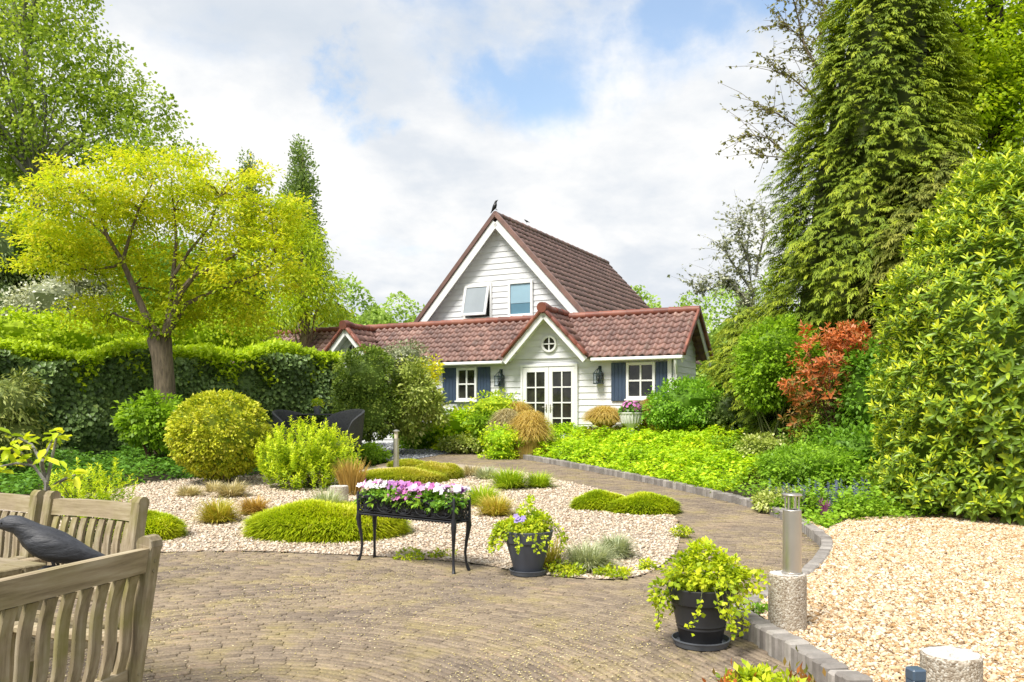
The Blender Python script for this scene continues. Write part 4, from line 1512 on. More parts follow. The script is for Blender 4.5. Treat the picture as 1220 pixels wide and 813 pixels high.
def wall_lantern(px, top, bot, label):
    x, zt = fac(px, top, -0.1); _, zb = fac(px, bot, -0.1)
    t = empty("wall_lantern", house_pt(x, -0.03, zb), -TH, label, "lantern", "lanterns beside the french doors")
    h = zt - zb
    w = 0.085
    f = MB()
    bh = h * .60
    for a in (-1, 1):
        for b in (-1, 1):
            f.tube([(a * w, -0.12 + b * w, 0.03), (a * w * 1.1, -0.12 + b * w * 1.1, bh)], 0.009, 5)
            f.tube([(a * w * 1.1, -0.12 + b * w * 1.1, bh), (a * .012, -0.12 + b * .012, h * .86)], 0.009, 5)
    f.box((0, -0.12, 0.02), (2 * w + .03, 2 * w + .03, 0.03)); f.box((0, -0.12, bh), (2.2 * w + .01, .012, 0.02)); f.box((0, -0.12 - w * 1.1, bh), (2.2 * w + .02, .016, 0.02)); f.box((0, -0.12 + w * 1.1, bh), (2.2 * w + .02, .016, 0.02))
    f.tube([(0, -.12, h * .84), (0, -.12, h * .90)], [0.02, 0.012], 8)
    f.tube([(0, -.12, h * .9), (0, -.09, h), (0, -.03, h * .98), (0, 0.0, h * .9)], 0.009, 6)
    f.box((0, 0.0, h * .82), (0.06, 0.02, 0.18))
    f.build("frame", M["lantern"], t)
    c = MB(); c.lathe([(0.03, 0.035), (0.03, 0.05), (0.02, 0.06), (0.02, 0.16), (0.004, 0.165)], 10, (0, -.12, 0)); c.build("candle", M["urn"], t, True)
    g = MB()
    for a in (-1, 1):
        g.box((a * w, -0.12, bh / 2 + .02), (0.004, 2 * w - .02, bh - .05)); g.box((0, -0.12 + a * w, bh / 2 + .02), (2 * w - .02, 0.004, bh - .05))
    g.build("glass", M["clear"], t)


wall_lantern(596, 440.5, 461, "dark glazed lantern on white boards beside the smaller window, left of the french doors")
wall_lantern(713.8, 436.5, 458, "dark glazed lantern between the french doors and the right blue shutter")


def loft(rings, n=14):
    """skin through elliptical rings: (centre, half width, half height, axis direction in the x-z plane)"""
    vs, fs = [], []
    for (c, a, b, tx, tz) in rings:
        l = math.hypot(tx, tz); tx, tz = tx / l, tz / l
        for k in range(n):
            an = 2 * math.pi * k / n
            y, q = a * math.cos(an), b * math.sin(an)
            vs.append((c[0] - tz * q, c[1] + y, c[2] + tx * q))
    for i in range(len(rings) - 1):
        for k in range(n):
            fs.append((i * n + k, i * n + (k + 1) % n, (i + 1) * n + (k + 1) % n, (i + 1) * n + k))
    fs.append(tuple(range(n))[::-1]); fs.append(tuple(range((len(rings) - 1) * n, len(rings) * n)))
    return vs, fs


# profile of a standing crow, beak along -x, length about 0.47, in its own frame
CROW = [((-.225, 0, .176), .002, .002, 1, 0), ((-.205, 0, .180), .008, .009, 1, .05), ((-.185, 0, .184), .012, .014, 1, .1), ((-.165, 0, .187), .022, .024, 1, .05), ((-.145, 0, .189), .033, .033, 1, -.05), ((-.115, 0, .183), .037, .038, 1, -.3),
        ((-.088, 0, .165), .040, .042, 1, -.7), ((-.060, 0, .138), .052, .054, 1, -.75), ((-.02, 0, .112), .064, .066, 1, -.6), ((.03, 0, .088), .066, .066, 1, -.45), ((.08, 0, .069), .058, .054, 1, -.38),
        ((.13, 0, .052), .046, .038, 1, -.32), ((.18, 0, .037), .036, .022, 1, -.28), ((.225, 0, .026), .031, .013, 1, -.25), ((.265, 0, .016), .027, .007, 1, -.25)]


def crow(name, loc, rz, s, mat, label, cat, lift=0.06, pitch=0.0):
    t = empty(name, loc, rz, label, cat)
    R = Matrix.Rotation(pitch, 3, 'Y')
    mb = MB()
    vs, fs = loft(CROW, 16)
    mb.add([R @ Vector(v) * s + Vector((0, 0, lift * s)) for v in vs], fs)
    mb.build("body", mat, t, True)
    lg = MB()
    for sg in (-1, 1):
        lg.tube([Vector((0.02, sg * .026, lift + .05)) * s, Vector((0.03, sg * .028, lift * .5)) * s, Vector((0.015, sg * .028, 0.006)) * s], [.010 * s, .006 * s, .006 * s], 6)
        for q in (-.4, 0, .4):
            lg.tube([Vector((0.015, sg * .028, 0.006)) * s, Vector((0.015 - .045 * math.cos(q), sg * .028 + .045 * math.sin(q), 0.004)) * s], [.005 * s, .003 * s], 5)
    lg.build("leg", mat, t, True)
    for sg in (-1, 1):
        e = MB(); c = R @ Vector((-.163, sg * .0215, .193)) * s + Vector((0, 0, lift * s))
        e.lathe([(.0005, -.0045 * s), (.0038 * s, -.0025 * s), (.0046 * s, 0), (.0038 * s, .0025 * s), (.0005, .0045 * s)], 8, c)
        e.build("eye", M["eye"], t, True)
        w = MB()
        vs, fs = loft([((-.075, sg * .040, .130), .006, .012, 1, -.7), ((-.045, sg * .050, .118), .012, .034, 1, -.6), ((.0, sg * .058, .100), .013, .044, 1, -.45), ((.06, sg * .056, .078), .012, .038, 1, -.38), ((.12, sg * .043, .058), .010, .026, 1, -.32), ((.18, sg * .027, .043), .007, .014, 1, -.28), ((.215, sg * .016, .036), .003, .005, 1, -.25)], 12)
        w.add([R @ Vector(v) * s + Vector((0, 0, lift * s)) for v in vs], fs)
        w.build("wing", mat, t, True)
    return t


crow("crow", house_pt(-2.67, 2.08, 6.57 + 0.15), -TH + math.radians(190), 0.85, M["crow"], "small black crow perched on the gable peak of the brown roof", "bird", pitch=math.radians(40))
crow("crow", house_pt(-2.67, 4.0, 6.57 + 0.15), -TH + math.radians(40), 0.4, M["crow"], "tiny dark bird resting further back along the brown roof ridge", "bird")

# ------------------------------------------------------------------ trees and hedges
def Bl(o, px, py, d, rx, rz, ry=None):
    """ellipsoid seen at a photo pixel at distance d, relative to o"""
    c = at(px, py, d) - Vector(o)
    k = d / FPX
    return (c.x, c.y, c.z, rx * k, (rx if ry is None else ry) * k, rz * k)


def rel(o, px, py, d):
    return at(px, py, d) - Vector(o)


def gold_tree():
    D = 16.0
    o = base(198, D)
    blobs = [Bl(o, *b) for b in ((100, 250, D - .3, 78, 50), (185, 228, D, 92, 42), (275, 255, D, 72, 48), (65, 300, D - .5, 48, 34), (150, 300, D + .6, 70, 45), (300, 318, D - .3, 58, 46),
                                 (240, 335, D + .6, 66, 42), (205, 375, D + .6, 46, 22), (325, 270, D + .5, 38, 40), (290, 372, D + .3, 40, 26), (120, 372, D + 0.8, 45, 25), (24, 262, D, 20, 12), (22, 318, D - .3, 16, 10), (352, 246, D + .2, 16, 14), (358, 325, D, 16, 16), (140, 186, D, 26, 8), (232, 190, D + .3, 24, 9), (70, 200, D, 20, 10), (310, 208, D + .3, 22, 10))]
    t = empty("golden_tree", o, 0, "airy golden yellow tree with a thick bare trunk in front of the ivy hedge", "tree")
    f = Foliage()
    C, _ = clumped(f, blobs, 1650, 0.25, 25, 0.088, 0.042, droop=0.1, shell=0.15, outward=0.3, up=0.8, flat=0.45, cvar=0.5, mean=0.55)
    clumped(f, [Bl(o, 200, 388, D - .15, 24, 12), Bl(o, 178, 384, D - .1, 16, 10), Bl(o, 214, 360, D - .2, 14, 18)], 60, .12, 18, .08, .04, mean=.15)
    f.build("crown", M["gold_tree"], t)
    mb = MB()
    p = [rel(o, 200, 560, D), rel(o, 198, 505, D), rel(o, 196, 455, D), rel(o, 193, 425, D), rel(o, 190, 405, D), rel(o, 190, 395, D)]
    mb.tube(p, [0.28, 0.21, 0.188, 0.19, 0.225, 0.16], 14)
    main = [[(190, 400), (172, 372), (158, 340), (146, 312), (128, 282), (118, 250)], [(196, 400), (203, 365), (206, 330), (210, 290), (208, 250)], [(198, 398), (214, 350), (232, 328), (258, 318), (285, 300)],
            [(200, 398), (222, 362), (258, 346), (300, 330), (330, 310)], [(146, 312), (135, 318), (105, 322), (75, 315)], [(146, 312), (155, 280), (165, 250), (180, 222)], [(206, 330), (225, 300), (250, 270), (262, 235)],
            [(232, 328), (240, 300), (243, 270)], [(186, 396), (165, 385), (140, 376)], [(128, 282), (105, 262), (80, 250)]]
    for i, l in enumerate(main):
        pts = [rel(o, x, y, D + 0.25 * math.sin(i * 2.3) * j / 3 - 0.2) for j, (x, y) in enumerate(l)]
        r0 = (0.12, 0.10, 0.11, 0.08, 0.05, 0.055, 0.055, 0.04, 0.06, 0.04)[i]
        mb.tube(pts, [r0 * .68 * (1 - 0.7 * j / (len(pts) - 1)) for j in range(len(pts))], 8)
    tips = [rel(o, *l[-1], D) for l in main] + [rel(o, *l[2], D) for l in main]
    sel = C[RNG.choice(len(C), 90, replace=False)]
    roots = [min(tips, key=lambda q: (q - Vector(c)).length) for c in sel]
    limbs(mb, roots, sel, 0.022, 0.005, 0.2)
    mb.build("trunk", M["bark_ridged"], t, True)


gold_tree()


def poplar():
    D = 30.0
    o = base(60, D)
    bl = [(10, -70, 80, 90), (60, -10, 60, 70), (20, 60, 85, 80), (95, 70, 50, 55), (140, 118, 45, 42), (80, 140, 75, 55), (180, 140, 32, 28), (10, 160, 70, 70), (150, 180, 55, 35), (215, 182, 26, 14), (-70, 60, 80, 120), (40, 230, 60, 50), (-40, 190, 60, 70)]
    tree("poplar", "tall leafy green tree with pale trunks rising above the golden crown at the left", "tree", o, [Bl(o, a, b, D + random.uniform(-1.5, 1.5), c, e) for a, b, c, e in bl], 1700, 0.40, 20, 0.15, 0.12, M["poplar"],
         [(0, 0, 0, .26), (-.2, 0, 4, .22), (-.5, 0, 9, .15), (-.9, 0, 14, .10), (-1.2, 0, 19, .04)], M["bark_grey"], n_limb=60, limb_r=0.10, shell=0.2, droop=0.25, flat=0.9, cvar=0.5, mean=0.5, outward=0.35, up=0.3)


poplar()


def column_tree(name, label, px, top, bot, hw, D, mat, n, L=0.22):
    o = base(px, D)
    bl = []
    k = int((bot - top) / (hw * 0.8))
    for i in range(k):
        f = i / (k - 1)
        w = hw * min(0.35 + 1.1 * f, 1.0) * random.uniform(.85, 1.1)
        bl.append(Bl(o, px + random.gauss(0, hw * .15), top + hw * .5 + (bot - top - hw) * f, D, w, hw * 1.0))
    h = bl[0][2]
    tree(name, label, "tree", o, bl, n, 0.45, 16, L, L * .6, mat, [(0, 0, 0, .3), (0, 0, h * .5, .2), (0, 0, h, .06)], M["bark"], n_limb=14, shell=0.3, outward=0.4, up=0.2, droop=-0.5, cvar=0.5)


column_tree("lombardy_poplar", "narrow upright poplar standing tall between the golden tree and the house", 360, 174, 350, 23, 46, M["poplar_far"], 950, .16)
column_tree("lombardy_poplar", "slim poplar whose tip just tops the golden crown", 297, 187, 300, 11, 50, M["poplar_far"], 360, .16)

o = base(365, 25)
tree("willow", "light green loose tree directly right of the golden crown, overhanging the hedge end", "tree", o, [Bl(o, *b) for b in ((358, 300, 25, 34, 38), (372, 345, 25, 34, 30), (335, 372, 24.5, 34, 24), (398, 376, 27, 20, 12), (350, 260, 25.5, 22, 26))], 520, 0.38, 18, 0.12, 0.05, M["lime_tree"],
     [(0, 0, 0, .2), (0, 0, 2.5, .16), (-.1, 0, 5, .06)], M["bark"], n_limb=20, droop=0.7, shell=0.3, mean=0.6)
o = base(250, 23)
shrub("tall_shrubbery", "bright green shrubs rising behind the hedge under the golden tree", "shrub", o, [Bl(o, *b) for b in ((90, 400, 22, 90, 24, 40), (230, 395, 23, 80, 26, 40), (290, 398, 24, 36, 20, 40), (0, 395, 21, 70, 25, 40))], 650, 0.30, 18, 0.12, 0.08, M["fresh"], mean=0.45, core=0.6)
o = base(72, 24)
shrub("hawthorn", "greyish shrub in cream blossom behind the hedge at the left", "shrub", o, [Bl(o, *b) for b in ((70, 360, 24, 48, 34), (105, 335, 24.5, 30, 24), (40, 375, 24, 40, 26))], 420, 0.30, 18, 0.10, 0.07, M["greyish"], mean=0.6)
o = base(10, 27)
shrub("dark_spruce", "dark green conifer between the poplar and the blossoming shrub at the left edge", "conifer", o, [Bl(o, *b) for b in ((0, 300, 27, 34, 45), (-5, 370, 27, 50, 50), (-60, 330, 28, 50, 90), (30, 350, 28, 26, 40))], 520, 0.40, 18, 0.16, 0.05, M["dark_shrub"], droop=0.6)
o = base(120, 27)
shrub("green_thicket", "mid green thicket filling the gap below the golden crown", "shrub", o, [Bl(o, *b) for b in ((40, 300, 28, 40, 40), (110, 310, 28, 50, 50), (200, 340, 28, 60, 60), (280, 350, 28, 50, 50))], 620, 0.42, 18, 0.16, 0.10, M["green_shrub"])


def hedge():
    A, Bp = base(-110, 15.4), base(409, 20.8)
    t = empty("ivy_hedge", A, 0, "long dark clipped ivy hedge topped with bright fresh growth", "hedge")
    d = (Bp - A); d.z = 0
    L = d.length; d.normalize()
    nn = Vector((d.y, -d.x, 0))
    ang = math.atan2(d.y, d.x)
    n = 32000
    u = RNG.random(n) * L; fh = RNG.random(n)
    top = 2.18 + 0.10 * np.sin(u * 1.9) + 0.06 * np.sin(u * 4.7 + 1) + (u / L) * 0.10
    v = fh * top
    bul = 0.16 * np.sin(u * 2.3 + v * 1.7) + 0.08 * np.sin(u * 5.1 - v * 3.1 + 2) + 0.05 * np.sin(v * 6 + u)
    off = bul + RNG.normal(size=n) * 0.05
    rise = hgt(A.y + d.y * u) - hgt(A.y)
    da, na = np.array(d), np.array(nn)
    P = u[:, None] * da + off[:, None] * na + np.stack([np.zeros(n), np.zeros(n), v + rise], 1)
    D = na * 0.5 + np.array([0, 0, -0.75]) + unit_rand(n) * 0.6
    U = norm(na * 0.8 + UP * 0.4 + unit_rand(n) * 0.4)
    f = Foliage()
    s = RNG.uniform(0.065, 0.125, n)
    R = 0.38 + 0.16 * np.sin(u * 3.3) * np.sin(v * 4.2) + RNG.normal(size=n) * 0.2
    f.leaves(P, D, U, s, s * .85, R, hexa=True)
    f.build("ivy", M["ivy"], t)
    mb = MB()
    Rm = Matrix.Rotation(ang, 3, 'Z')
    for i in range(12):
        uc = L * (i + .5) / 12
        c = d * uc - nn * 0.62
        mb.box((c.x, c.y, 1.0 + float(hgt(A.y + d.y * uc) - hgt(A.y))), (L / 12, 0.95, 2.15), Rm)
    mb.build("inner_branches", M["ivy"], t)
    # fresh shoots on the top
    f = Foliage()
    n = 19000
    u = RNG.random(n) * L
    w = RNG.random(n)
    top = 2.18 + 0.10 * np.sin(u * 1.9) + (u / L) * 0.10
    hh = (0.34 - .12 * (u / L)) * (0.75 + 0.25 * np.sin(u * 1.1 + 1) + 0.30 * np.sin(u * 3.7)) * RNG.random(n) ** 0.8
    rise = hgt(A.y + d.y * u) - hgt(A.y)
    P = u[:, None] * da + (0.16 - w * 1.2 + RNG.normal(size=n) * .06)[:, None] * na + np.stack([np.zeros(n), np.zeros(n), top + rise - (w < .30) * RNG.random(n) ** 2.2 * (.42 * (1 + .8 * np.sin(u * 6.3 + 2)) + .45 * np.clip(u / L - .45, 0, 1) * (1 + np.sin(u * 2.9))) + hh], 1)
    D = UP * 0.35 + na * 0.35 + unit_rand(n) * 0.8
    U = norm(UP + na * .3 + unit_rand(n) * 0.5)
    s = RNG.uniform(0.08, 0.15, n)
    f.leaves(P, D, U, s, s * .6, 0.45 + RNG.normal(size=n) * .25 + .15 * np.sin(u * 2.2), hexa=False)
    f.build("fresh_shoots", M["fresh"], t)


hedge()


def far_woods():
    f = Foliage()
    n = 60000
    x = RNG.uniform(-60, 75, n)
    topz = 9.6 + 1.2 * np.sin(x * .35) + .7 * np.sin(x * .9 + 1) + .5 * np.sin(x * 2.1) + np.clip((x - 6) * .12, 0, 3)
    z = topz * (RNG.random(n) ** 0.6)
    lob = np.sin(x * 1.3) * np.sin(z * 1.6)
    y = 62 - 2.0 * np.sqrt(np.clip(1 - (z / topz) ** 2, 0, 1)) - 1.2 * lob + RNG.normal(size=n) * .5
    P = np.stack([x, y, z + .3], 1)
    s = RNG.uniform(.2, .38, n)
    f.leaves(P, unit_rand(n) * .8 + np.array([0, -.3, .1]), norm(UP * .6 + np.array([0, -.5, 0]) + unit_rand(n) * .4), s, s * .7, .5 + .2 * lob + RNG.normal(size=n) * .2)
    o = f.build("far_woods", M["woods"])
    tag(o, kind="stuff")
    mb = MB()
    for i in range(45):
        xx = -60 + 135 * (i + .5) / 45
        core_blob(mb, (xx, 63.5, 2.6, 3.4, 1.6, 5.6 + .9 * math.sin(xx * .35)), 1.0, 10)
    tag(mb.build("woods_undergrowth", M["woods"], None, True), kind="stuff")


far_woods()


def spray_conifer(name, label, o, profile, D, n, mat, L=0.34, lean=(0, 0), mean=0.45, bark="bark_dark", trunk_h=6):
    """conifer clothed in drooping flat sprays; profile = [(z, radius)] relative to o"""
    t = empty(name, o, 0, label, "conifer")
    zs = np.array([p[0] for p in profile]); rs = np.array([p[1] for p in profile])
    z = RNG.uniform(zs[0], zs[-1], n * 3)
    r = np.interp(z, zs, rs)
    keep = RNG.random(n * 3) < (r / rs.max()) * .9 + .06
    z, r = z[keep][:n], r[keep][:n]
    n = len(z)
    a = RNG.uniform(0, 2 * math.pi, n)
    # big boughs: lumps of sprays with hollows between them
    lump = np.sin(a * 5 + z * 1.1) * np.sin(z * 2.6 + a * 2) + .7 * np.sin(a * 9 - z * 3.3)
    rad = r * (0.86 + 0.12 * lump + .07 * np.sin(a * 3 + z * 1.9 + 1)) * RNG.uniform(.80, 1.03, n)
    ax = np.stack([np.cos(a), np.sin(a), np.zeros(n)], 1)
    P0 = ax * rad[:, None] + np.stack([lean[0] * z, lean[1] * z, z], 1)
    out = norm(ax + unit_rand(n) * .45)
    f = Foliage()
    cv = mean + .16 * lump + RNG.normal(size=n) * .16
    per = 16
    side = norm(np.cross(out, UP) + unit_rand(n) * .25)
    LL = L * RNG.uniform(.4, 1.55, n)
    for k in range(per):
        s = (k // 2 + .3) / (per / 2)
        sg = 1 if k % 2 else -1
        # spine rises a little, then hangs over
        pos = P0 + out * (LL * s)[:, None] * .85 + UP * (LL * (.30 * s - .58 * s * s))[:, None]
        D_ = out * .75 + side * sg * (.75 - .45 * s) + UP * (.05 - .75 * s) + unit_rand(n) * .18
        U_ = norm(UP * .8 + out * .5 + unit_rand(n) * .2)
        ln = LL * (.42 - .20 * s) * RNG.uniform(.7, 1.2, n)
        f.leaves(pos, D_, U_, ln, ln * .26, cv + .22 * s + RNG.normal(size=n) * .06, fold=.08, droop=.25)
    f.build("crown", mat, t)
    mb = MB()
    mb.tube([(0, 0, -.1), (lean[0] * zs[-1] * .5, lean[1] * zs[-1] * .5, zs[-1] * .5), (lean[0] * zs[-1], lean[1] * zs[-1], zs[-1] * .97)], [.28, .18, .03], 10)
    m = 70
    zz = RNG.uniform(max(zs[0], .5), zs[-1] * .9, m); aa = RNG.uniform(0, 6.28, m); rr = np.interp(zz, zs, rs) * .8
    limbs(mb, [(lean[0] * q, lean[1] * q, q) for q in zz], [(math.cos(b) * c + lean[0] * q, math.sin(b) * c + lean[1] * q, q - .15) for q, b, c in zip(zz, aa, rr)], .04, .01)
    mb.build("trunk", M[bark], t, True)
    # dead inner twigs make the body opaque
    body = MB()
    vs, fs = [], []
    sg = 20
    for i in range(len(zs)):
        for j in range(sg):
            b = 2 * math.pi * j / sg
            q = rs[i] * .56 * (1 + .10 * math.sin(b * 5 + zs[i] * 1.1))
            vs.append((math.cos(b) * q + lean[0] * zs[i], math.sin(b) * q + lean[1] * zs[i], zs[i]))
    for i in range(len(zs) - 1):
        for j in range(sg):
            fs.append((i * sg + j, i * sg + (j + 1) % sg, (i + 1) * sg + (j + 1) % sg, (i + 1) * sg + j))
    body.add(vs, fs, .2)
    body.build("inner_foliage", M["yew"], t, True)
    return t


o = base(1022, 16.5)
spray_conifer("cypress", "big dark conifer with drooping sprays, the tallest evergreen right of the house", o, [(0.0, 2.1), (0.8, 2.5), (2.0, 2.5), (3.2, 2.3), (4.6, 2.0), (6.0, 1.75), (7.2, 1.5), (8.2, 1.25), (9.0, 1.0), (9.8, .6), (10.5, .1)], 16.5, 18000, M["conifer"], 0.27, lean=(.062, 0), mean=.46)
o = base(1120, 15.0)
spray_conifer("yew", "dark olive yew with hanging twigs behind the laurel and red-leaved shrub", o, [(0.0, 1.2), (0.8, 1.7), (2.0, 1.9), (3.2, 1.75), (4.3, 1.35), (5.2, .8), (5.7, .1)], 15.0, 8000, M["yew"], 0.26, mean=.5)
o = base(885, 18.5)
spray_conifer("cypress", "low yellow-green conifer filling the gap beside the garden house end wall", o, [(0.0, .8), (0.8, .95), (1.7, .80), (2.6, .5), (3.3, .1)], 18.5, 2800, M["conifer"], 0.23, mean=.62)


def lime_tree():
    D = 19.0
    o = base(1150, D)
    bl = [(1150, 60, 110, 60), (1220, 30, 90, 70), (1080, 30, 62, 60), (1120, 130, 75, 50), (1215, 150, 60, 60), (1070, 110, 45, 50), (1140, -60, 130, 70), (1270, 100, 80, 90), (1160, 230, 60, 40), (1230, 250, 60, 60), (1095, 180, 60, 50), (1130, 90, 60, 60), (1180, 110, 70, 60), (1060, 20, 60, 50)]
    t = empty("lime_tree", o, 0, "large deciduous tree with layered bright green leaves overhanging the laurel", "tree")
    f = Foliage()
    C, _ = clumped(f, [Bl(o, a, b, D + random.uniform(-.5, 2), c, e, 70) for a, b, c, e in bl], 2900, 0.36, 22, 0.12, 0.085, droop=.35, shell=.2, outward=.3, up=1.0, flat=.30, cvar=.4, mean=.5)
    f.build("crown", M["lime_tree"], t)
    mb = MB()
    mb.tube([rel(o, 1190, 560, D), rel(o, 1192, 300, D), rel(o, 1195, 170, D), rel(o, 1190, 60, D), rel(o, 1180, -60, D)], [.34, .28, .24, .18, .08], 12)
    for l, r in (([(1193, 190), (1160, 120), (1110, 70), (1075, 55)], .10), ([(1194, 160), (1165, 60), (1130, 20)], .09), ([(1192, 230), (1150, 165), (1095, 120), (1060, 115)], .08), ([(1195, 150), (1230, 80), (1260, 40)], .1), ([(1193, 260), (1150, 210), (1110, 190)], .06)):
        pts = [rel(o, x, y, D - .3 * i) for i, (x, y) in enumerate(l)]
        mb.tube(pts, [r * (1 - .7 * i / (len(pts) - 1)) for i in range(len(pts))], 8)
    sel = C[RNG.choice(len(C), 70, replace=False)]
    st = [rel(o, 1110, 70, D), rel(o, 1160, 120, D), rel(o, 1150, 165, D), rel(o, 1230, 80, D), rel(o, 1190, 60, D), rel(o, 1192, 200, D), rel(o, 1150, 210, D)]
    limbs(mb, [min(st, key=lambda q: (q - Vector(c)).length) for c in sel], sel, .035, .006, .2)
    mb.build("trunk", M["bark_dark"], t, True)


lime_tree()


def twiggy_tree(name, label, px, D, segs, per, L, mat, r, bark="bark"):
    """open young tree: long thin branches, small leaves only along the twigs"""
    o = base(px, D)
    t = empty(name, o, 0, label, "tree")
    mb = MB(); f = Foliage()
    PP, DD = [], []
    for l in segs:
        pts = [rel(o, x, y, D + random.uniform(-.4, .4)) for x, y in l]
        mb.tube(pts, [r * (1 - .75 * i / (len(pts) - 1)) for i in range(len(pts))], 6)
        for i in range(1, len(pts)):
            for q in range(per):
                f_ = random.random()
                p = pts[i - 1].lerp(pts[i], f_)
                tip = p + Vector((random.gauss(-.25, .45), random.gauss(0, .3), random.gauss(.2, .35))) * (1.1 if i > 1 else .5)
                mid = p.lerp(tip, .5) + Vector((0, 0, .08))
                mb.tube([p, mid, tip], [.008, .006, .003], 4)
                for w in range(9):
                    k = random.random()
                    c = p.lerp(mid, k * 2) if k < .5 else mid.lerp(tip, k * 2 - 1)
                    PP.append(c + Vector((random.gauss(0, .03), random.gauss(0, .03), random.gauss(0, .03)))); DD.append((random.gauss(0, 1), random.gauss(0, 1), random.gauss(-.2, .7)))
    P = np.array([tuple(p) for p in PP]); n = len(P)
    s = L * RNG.uniform(.6, 1.3, n)
    f.leaves(P, np.array(DD), norm(UP + unit_rand(n) * .8), s, s * .7, RNG.random(n))
    f.build("crown", mat, t)
    mb.build("trunk", M[bark], t, True)


twiggy_tree("young_maple", "almost bare tree with thin twigs poking out left of the big conifer's top", 1040, 21,
            [[(1040, 480), (1030, 250), (1015, 120), (985, 20), (965, -40)], [(1020, 160), (980, 90), (950, 40), (930, 30)], [(1022, 190), (975, 120), (940, 90), (922, 85)], [(1025, 220), (970, 165), (925, 135), (905, 130)],
             [(1028, 250), (965, 205), (915, 165), (888, 160)], [(1010, 100), (1000, 40), (1010, -30)], [(1015, 130), (960, 60), (948, 10), (940, -20)], [(1028, 240), (960, 190), (900, 185)], [(1010, 110), (975, 60), (985, 0)]], 15, 0.10, M["twig_leaf"], .035)
twiggy_tree("grey_birch", "small pale airy tree against the sky between red roof and big conifer", 900, 32,
            [[(905, 470), (900, 380), (890, 300), (895, 250)], [(900, 370), (870, 335), (845, 345), (828, 350)], [(898, 350), (870, 310), (862, 295)], [(895, 320), (880, 280), (885, 262)], [(902, 380), (880, 350), (855, 330)], [(900, 330), (910, 280), (912, 250)]], 26, 0.13, M["greyish"], .05, "bark_grey")


def shoots(fol, P, Nn, per, L, W, upw=.45, young=.5, old=.35, var=.12, hexa=True):
    """leafy shoots: a spiral of leaves round each twig end, the youngest upright at the tip"""
    n = len(P)
    ax = norm(Nn * (1 - upw) + UP * upw + unit_rand(n) * .22)
    T = norm(np.cross(ax, unit_rand(n)))
    Bn = np.cross(ax, T)
    ph = RNG.uniform(0, 6.28, n)
    yng = np.clip(young + RNG.normal(size=n) * .28, 0, 1)
    sc = RNG.uniform(.55, 1.25, n)
    for k in range(per):
        f = k / (per - 1)
        a = ph + k * 2.4
        tilt = 1.35 - 1.0 * f ** 1.3
        D = ax * np.cos(tilt) + (T * np.cos(a)[:, None] + Bn * np.sin(a)[:, None]) * np.sin(tilt) + unit_rand(n) * .15
        pos = P + ax * (L * .75 * f * sc)[:, None]
        ll = L * sc * (1 - .38 * f) * RNG.uniform(.8, 1.15, n)
        R = old + RNG.normal(size=n) * var + (f > .5) * yng * (f ** 1.0) * .6
        fol.leaves(pos, D, norm(ax + unit_rand(n) * .15), ll, ll * (W / L), R, fold=.12, hexa=hexa, droop=.18)


def laurel():
    D = 10.2
    o = base(1235, D)
    t = empty("cherry_laurel", o, 0, "huge rounded laurel with glossy leaves and yellow young shoots beside the drive", "shrub")
    c = rel(o, 1238, 470, D)
    rx, ry, rz = 1.98, 1.75, 3.12
    n = 13000
    d = unit_rand(n)
    d = d[(d[:, 1] < .35)]
    lump = .05 * np.sin(d[:, 0] * 9 + d[:, 2] * 7) + .04 * np.sin(d[:, 2] * 17 + d[:, 0] * 5)
    k = (.93 + lump * .6) * RNG.uniform(.86, 1.03, len(d))
    P = np.array(c) + d * np.array([rx, ry, rz]) * k[:, None]
    Nn = norm(d / np.array([rx, ry, rz]))
    ok = (P[:, 2] > .12) & (P[:, 0] < 1.6)
    P, Nn, k = P[ok], Nn[ok], k[ok]
    f = Foliage()
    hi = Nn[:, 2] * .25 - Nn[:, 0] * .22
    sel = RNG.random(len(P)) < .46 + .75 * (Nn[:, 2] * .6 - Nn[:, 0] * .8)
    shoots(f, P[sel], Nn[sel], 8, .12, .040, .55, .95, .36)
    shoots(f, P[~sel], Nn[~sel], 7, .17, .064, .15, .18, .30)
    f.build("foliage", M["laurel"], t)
    mb = MB(); core_blob(mb, (c.x, c.y, c.z, rx, ry, rz), .70, 24); mb.build("inner_foliage", M["laurel"], t, True)
    mb = MB()
    limbs(mb, [(random.gauss(-.3, .3), random.gauss(-.4, .2), -.05) for _ in range(9)], [(random.uniform(-1.6, .3), random.uniform(-1.5, -.6), random.uniform(.6, 1.3)) for _ in range(9)], .035, .012)
    mb.build("stem", M["bark_dark"], t, True)


laurel()


